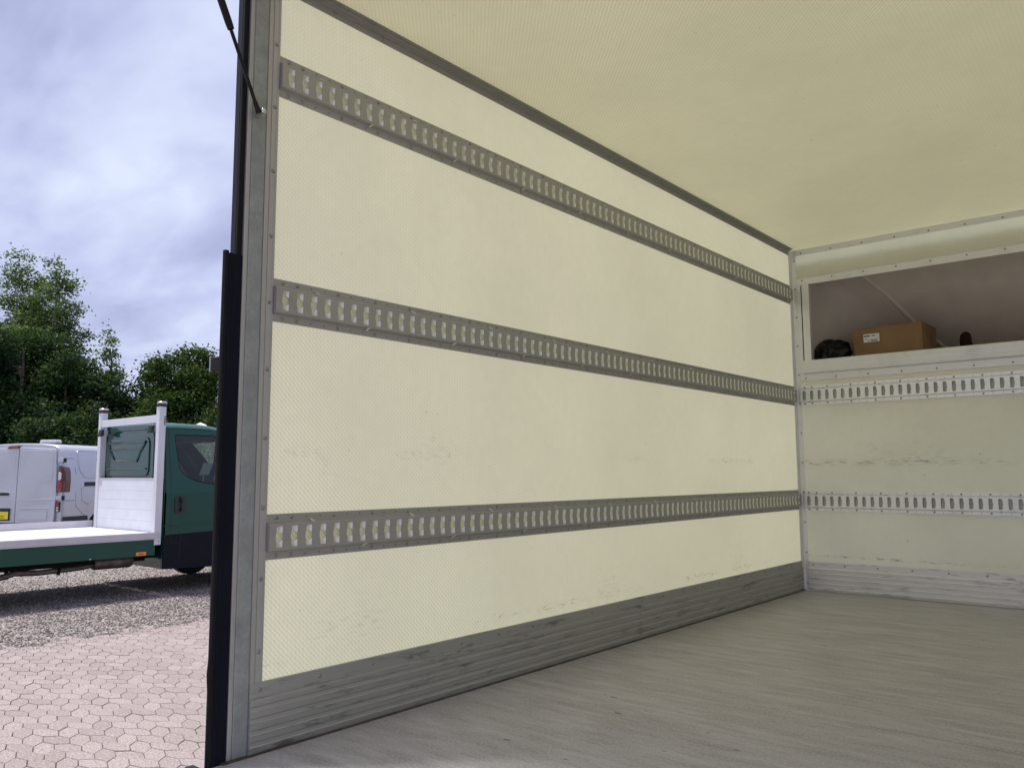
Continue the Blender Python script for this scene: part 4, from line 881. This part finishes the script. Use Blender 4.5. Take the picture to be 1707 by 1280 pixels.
q = MB(); q.grid([[(x_, y_, z_) for x_ in (CN - lean(2.0), (CN + CF) / 2, CF + lean(2.0))] for y_, z_ in ((6.42, 2.02), (7.05, 1.32))]); q.build('windscreen', 'cab_glass', ft)
nose = [(7.05, 1.30), (7.30, 1.16), (7.45, 0.8), (7.42, 0.30)]
q = MB(); q.grid([[(x_, y_, z_) for x_ in (CN - 0.001, (CN + CF) / 2, CF + 0.001)] for y_, z_ in nose]); q.build('nose_panel', 'green_paint', ft, smooth=30)
box('front_bumper', 'cladding', ft, CF, CN, 7.40, 7.52, 0.28, 0.62, bevel=0.02)
for x_ in (CN - 0.25, CF + 0.25):
    q = MB(); q.prism(rrect(x_ - 0.17, x_ + 0.17, 0.85, 1.05, 0.05), lambda u, w, d: (u, d, w), 7.36, 7.455); q.build('headlight', 'clear_lens', ft, bevel=0.01)
box('cab_floor', 'dash_plastic', ft, CF + 0.04, CN - 0.04, 5.29, 7.3, 0.40, 0.46)
box('dashboard', 'dash_plastic', ft, CF + 0.06, CN - 0.06, 6.45, 6.95, 0.9, 1.36, bevel=0.04)
for x_ in (-8.9, -9.85):
    q = MB(); q.prism([(5.45, 0.75), (5.95, 0.8), (5.97, 0.9), (5.55, 0.93), (5.42, 1.45), (5.33, 1.42), (5.36, 0.9)], lambda u, w, d: (d, u, w), x_ - 0.24, x_ + 0.24); q.build('seat', 'seat_cloth', ft, bevel=0.03)
q = MB(); c0 = Vector((-9.85, 6.22, 1.36)); ax_ = Vector((0, -0.75, 0.66)).normalized(); u_ = Vector((1, 0, 0)); v_ = ax_.cross(u_)
q.tube([c0 + (u_ * math.cos(a) + v_ * math.sin(a)) * 0.20 for a in [2 * math.pi * k_ / 20 for k_ in range(22)]], 0.016, 8, False)
q.tube([c0 - u_ * 0.2, c0 + u_ * 0.2], 0.018, 6); q.tube([c0, c0 - v_ * 0.2], 0.018, 6); q.build('steering_wheel', 'dash_plastic', ft, smooth=60)
q = MB(); q.add([(-9.0, 6.06, 1.53), (-8.98, 6.20, 1.535), (-8.97, 6.26, 1.70), (-8.99, 6.12, 1.71)], [(0, 1, 2, 3)]); q.build('paper_sheet', 'paper', ft)
q = MB(); q.tube([(-8.98, 6.10, 1.36), (-8.985, 6.12, 1.53)], 0.006, 6); q.build('paper_clip', 'chrome', ft)
q = MB(); q.tube([(-9.2, 5.72, 2.25), (-9.2, 5.58, 2.30), (-9.2, 5.42, 2.40)], [0.006, 0.004, 0.002], 6); q.build('antenna', 'black_plastic', ft)
q = MB(); q.lathe([(0.0001, 0.06), (0.03, 0.045), (0.06, 0.025), (0.07, 0.0)], lambda a, b_, h: (-9.0 + a * 2.2, 6.05 + b_, 2.225 + h), 20); q.build('roof_beacon', 'fluff_white', ft, smooth=60)
for nr in (True,):
    box('door_mirror', 'black_plastic', ft, CN + 0.03, CN + 0.26, 6.72, 6.85, 1.35, 1.75, bevel=0.03); box('mirror_arm', 'black_plastic', ft, CN - 0.05, CN + 0.06, 6.76, 6.82, 1.40, 1.46)

# ================================================================== SILVER VAN
VZ = 0.15
van = empty('silver_van', (-14.44, 5.56, VZ), R(29), 'silver panel van with twin rear doors parked behind the flatbed', 'van')
sec = [(0.86, 0.27), (0.93, 0.36), (0.955, 0.60), (0.965, 0.95), (0.955, 1.25), (0.925, 1.55), (0.885, 1.80), (0.845, 1.885), (0.74, 1.94), (0.45, 1.965), (0.0, 1.975)]
def vsec(y, sx=1.0, top=1.975, bot=0.27):
    k_ = (top - bot) / (1.975 - 0.27); h_ = [(x_ * sx, y, bot + (z_ - 0.27) * k_) for x_, z_ in sec]
    return h_ + [(-p[0], p[1], p[2]) for p in h_[-2::-1]]
st = [vsec(0.0, 0.955, 1.955), vsec(0.02, 0.975, 1.965), vsec(0.08, 0.99), vsec(0.25, 1.0), vsec(1.0), vsec(2.0), vsec(3.0), vsec(3.35, 1.0, 1.95), vsec(3.6, 0.99, 1.85), vsec(4.15, 0.96, 1.30), vsec(4.45, 0.95, 1.12), vsec(4.85, 0.9, 0.95), vsec(4.98, 0.85, 0.80)]
vb = MB(); vb.grid(st); n = len(st[0]); vb.add(st[0], [tuple(range(n))]); vb.add(st[-1], [tuple(range(n))[::-1]])
last = len(st)
vb.add([p for s__ in st for p in (s__[0], s__[-1])], [(2 * i, 2 * i + 1, 2 * i + 3, 2 * i + 2) for i in range(last - 1)])
body = vb.build('body', 'silver_paint', van, smooth=40)
cutters = []
for y_ in (0.99, 4.08):
    c = MB(); c.lathe([(0.0001, -1.2), (0.385, -1.2), (0.385, 1.2), (0.0001, 1.2)], lambda a, b_, h: (h, y_ + a, 0.34 + b_), 32)
    co = c.build('cutter', 'hole_dark', van, weld=True); cutters.append(co)
    bo = body.modifiers.new('arch', 'BOOLEAN'); bo.object = co; bo.operation = 'DIFFERENCE'; bo.solver = 'EXACT'
bpy.context.view_layer.update()
dg = bpy.context.evaluated_depsgraph_get(); nm = bpy.data.meshes.new_from_object(body.evaluated_get(dg)); body.modifiers.clear(); body.data = nm
for c in cutters: bpy.data.objects.remove(c)
for y_ in (0.99, 4.08):
    for s_ in (-1, 1):
        wheel(van, s_ * 0.84, y_, 0.33, 0.33, 0.21, s_)
        q = MB(); q.lathe([(0.384, -0.3), (0.384, 0.0)], lambda a, b_, h: (s_ * (0.955 + h), y_ + a, 0.34 + b_), 32); q.build('wheel_liner', 'black_plastic', van)
    box('axle', 'chassis_black', van, -0.8, 0.8, y_ - 0.05, y_ + 0.05, 0.27, 0.38)
def rear_door(sg, x_out):
    """one leaf of the rear doors, slightly proud of the body with its own pressed panels"""
    P = [(0.004, 0.53), (0.80, 0.55), (0.815, 1.0), (0.80, 1.5), (0.765, 1.83), (0.735, 1.862), (0.004, 1.90)]
    q = MB(); q.prism([(sg * u, w) for u, w in P], lambda u, w, d: (u, d - 0.03 * max(0, 1.15 - w) + 0.0, w), -0.034, 0.004); d_ = q.build('rear_door', 'silver_paint', van, bevel=0.010)
    pan = [(0.06, 1.245), (0.40, 1.255), (0.66, 1.28), (0.715, 1.31), (0.735, 1.40), (0.72, 1.78), (0.70, 1.825), (0.65, 1.84), (0.06, 1.845)]
    q = MB(); q.prism([(sg * u, w) for u, w in pan], lambda u, w, d: (u, d, w), -0.041, -0.030); q.build('door_pressing', 'silver_paint', d_, bevel=0.006)
    q = MB(); q.prism([(sg * u, w) for u, w in ((0.0045, 0.925), (0.812, 0.945), (0.812, 0.97), (0.0045, 0.95))], lambda u, w, d: (u, d, w), -0.048, -0.030); q.build('door_swage', 'silver_paint', d_, bevel=0.005)
    q = MB(); q.prism([(sg * u, w) for u, w in rrect(0.05, 0.71, 0.575, 0.80, 0.03)], lambda u, w, d: (u, d - 0.03 * max(0, 1.15 - w), w), -0.0345, -0.0335); q.build('door_recess', 'cladding' if False else 'silver_paint', d_)
    fr = [(0.05, 0.802), (0.71, 0.802), (0.71, 0.79), (0.05, 0.79)]; q = MB(); q.prism([(sg * u, w) for u, w in fr], lambda u, w, d: (u, d - 0.03 * (1.15 - w), w), -0.046, -0.0345); q.build('recess_lip', 'silver_paint', d_, bevel=0.003)
    q = MB(); q.prism([(sg * u, w) for u, w in rrect(0.09, 0.67, 0.60, 0.755, 0.03)], lambda u, w, d: (u, d - 0.03 * (1.15 - w), w), -0.042, -0.0345); q.build('recess_pad', 'silver_paint', d_, bevel=0.006)
    return d_
rdR = rear_door(1, 0); rdL = rear_door(-1, 0)
box('door_gap', 'seam_dark', van, -0.0035, 0.0035, -0.03, 0.003, 0.53, 1.90)
for z0, z1 in ((1.62, 1.69), (0.945, 1.02)):
    for sg in (1, -1):
        x0, x1 = sorted((sg * 0.815, sg * 0.935)); hg = box('door_hinge', 'silver_paint', van, x0, x1, -0.040, 0.03, z0, z1, bevel=0.006)
        x0, x1 = sorted((sg * 0.936, sg * 0.948)); box('hinge_pin', 'seam_dark', hg, x0, x1, -0.036, 0.03, z0 - 0.003, z1 + 0.003)
for sg in (1, -1):
    def tl(name, pts, mat, y0=-0.030, y1=0.14, par=None):
        q = MB(); q.prism([(sg * u, w) for u, w in pts], lambda u, w, d: (u, d + max(0, abs(u) - 0.90) * 0.55 * (1 if d < 0 else 0), w), y0, y1); return q.build(name, mat, par or van, bevel=0.008)
    t0 = tl('tail_lamp', [(0.832, 1.085), (0.962, 1.085), (0.968, 1.30), (0.955, 1.45), (0.93, 1.52), (0.90, 1.555), (0.84, 1.56)], 'dark_red_lens')
    tl('lamp_segment', [(0.842, 1.30), (0.885, 1.295), (0.902, 1.33), (0.902, 1.42), (0.885, 1.445), (0.845, 1.45)], 'clear_lens', -0.036, -0.02, t0)
    tl('lamp_segment', [(0.838, 1.095), (0.915, 1.095), (0.925, 1.24), (0.895, 1.28), (0.842, 1.285)], 'red_lens', -0.036, -0.02, t0)
    t0 = tl('reflector_lamp', [(0.825, 0.735), (0.885, 0.735), (0.888, 0.915), (0.828, 0.915)], 'black_plastic')
    tl('lamp_segment', [(0.831, 0.83), (0.880, 0.83), (0.882, 0.908), (0.834, 0.908)], 'red_lens', -0.035, -0.02, t0)
    for zz_ in (0.742, 0.786): tl('lamp_segment', [(0.831, zz_), (0.855, zz_), (0.855, zz_ + 0.038), (0.831, zz_ + 0.038)], 'clear_lens', -0.035, -0.02, t0); tl('lamp_segment', [(0.858, zz_), (0.88, zz_), (0.88, zz_ + 0.038), (0.858, zz_ + 0.038)], 'clear_lens', -0.035, -0.02, t0)
q = MB(); q.prism([(-0.25, 1.872), (-0.20, 1.915), (0.0, 1.925), (-0.01, 1.885), (-0.03, 1.872)], lambda u, w, d: (u, d, w), -0.055, 0.0); bl = q.build('brake_light', 'dark_red_lens', van, bevel=0.006)
q = MB(); q.prism([(-0.13, 1.878), (-0.13, 1.918), (-0.005, 1.922), (-0.014, 1.89), (-0.03, 1.878)], lambda u, w, d: (u, d, w), -0.058, -0.05); q.build('lamp_segment', 'red_lens', bl)
# number plate in its dark holder, handle
nh = box('plate_holder', 'black_plastic', van, -0.62, -0.098, -0.072, -0.045, 0.575, 0.80, bevel=0.008)
np_ = box('number_plate', 'plate_yellow', nh, -0.605, -0.118, -0.0765, -0.0722, 0.60, 0.735)
q = MB()
rnd = random.Random(4)
def marks(x0, x1, z0, z1):
    x_ = x0
    while x_ < x1: wd = rnd.uniform(0.008, 0.014); q.quad((x_, -0.0768, z0), (x_ + wd, -0.0768, z0), (x_ + wd, -0.0768, z1), (x_, -0.0768, z1)); x_ += wd + 0.005
marks(-0.36, -0.19, 0.648, 0.664); marks(-0.30, -0.195, 0.618, 0.632)
q.build('plate_print', 'ink', np_)
q = MB(); q.prism([(-0.42, 1.00), (-0.145, 1.00), (-0.125, 1.03), (-0.125, 1.075), (-0.15, 1.09), (-0.22, 1.09), (-0.25, 1.115), (-0.31, 1.115), (-0.34, 1.09), (-0.42, 1.09)], lambda u, w, d: (u, d, w), -0.05, -0.03); hd = q.build('handle_surround', 'silver_paint', van, bevel=0.008)
q = MB(); q.prism(rrect(-0.41, -0.145, 1.025, 1.075, 0.02), lambda u, w, d: (u, d, w), -0.062, -0.049); q.build('handle_grip', 'black_plastic', hd, bevel=0.005)
q = MB(); q.prism([(0.12, 1.985), (0.13, 2.035), (0.145, 2.045), (0.455, 2.045), (0.47, 2.035), (0.48, 1.985)], lambda u, w, d: (u, d, w), 0.30, 0.44); lb = q.build('light_bar', 'fluff_white', van, bevel=0.012)
box('bar_foot', 'black_plastic', lb, 0.15, 0.45, 0.31, 0.43, 1.96, 1.984)
# right side details: pressed panel, rail slot, seams, rubbing strip
def vside(z): 
    for (x0, z0), (x1, z1) in zip(sec[:-1], sec[1:]):
        if z0 <= z <= z1: return x0 + (x1 - x0) * (z - z0) / (z1 - z0)
    return 0.95
for sg in (1, -1):
    def vs(u, w, d): return (sg * (vside(w) + d), u, w)
    def bead(name, pts, r_, mat):
        q = MB(); P = [vs(u, w, 0.0) for u, w in pts]; q.tube(P, r_, 6); return q.build(name, mat, van, smooth=70)
    bead('side_pressing', [(2.1, 1.845), (0.42, 1.845), (0.375, 1.83), (0.355, 1.79), (0.36, 1.62), (0.385, 1.50), (0.43, 1.42), (0.50, 1.365), (0.58, 1.345), (2.1, 1.335)], 0.010, 'silver_paint')
    bead('side_pressing', [(0.43, 1.17), (0.435, 0.93), (0.50, 0.90), (0.62, 0.85), (0.72, 0.90)], 0.009, 'silver_paint'); bead('side_pressing', [(0.43, 1.17), (0.55, 1.175), (2.2, 1.175)], 0.007, 'silver_paint')
    q = MB(); q.prism([(0.50, 1.185), (2.3, 1.20), (2.3, 1.262), (0.515, 1.262), (0.50, 1.25)], vs, -0.01, 0.006); q.build('slide_rail', 'black_plastic', van)
    bead('body_seam', [(0.285, 1.85), (0.28, 1.5), (0.285, 1.0), (0.30, 0.82), (0.58, 0.62)], 0.0035, 'seam_dark'); bead('body_seam', [(0.02, 0.935), (0.285, 0.93)], 0.003, 'seam_dark'); bead('body_seam', [(0.06, 1.69), (0.285, 1.69)], 0.003, 'seam_dark')
    bead('body_seam', [(2.3, 1.84), (2.3, 0.4)], 0.004, 'seam_dark')
    q = MB(); q.prism([(0.0, 0.545), (0.64, 0.555), (0.61, 0.645), (0.0, 0.645)], vs, -0.005, 0.014); q.build('rubbing_strip', 'black_plastic', van, bevel=0.004)
    q = MB(); q.prism([(1.36, 0.42), (3.70, 0.42), (3.70, 0.56), (1.36, 0.56)], vs, -0.005, 0.012); q.build('rubbing_strip', 'black_plastic', van, bevel=0.004)
    q = MB(); q.prism([(2.75, 1.30), (4.0, 1.25), (3.55, 1.74), (2.78, 1.78)], vs, -0.004, 0.003); q.build('cab_window', 'van_glass', van)
box('rear_bumper', 'black_plastic', van, -0.93, 0.93, -0.085, 0.06, 0.30, 0.525, bevel=0.02)
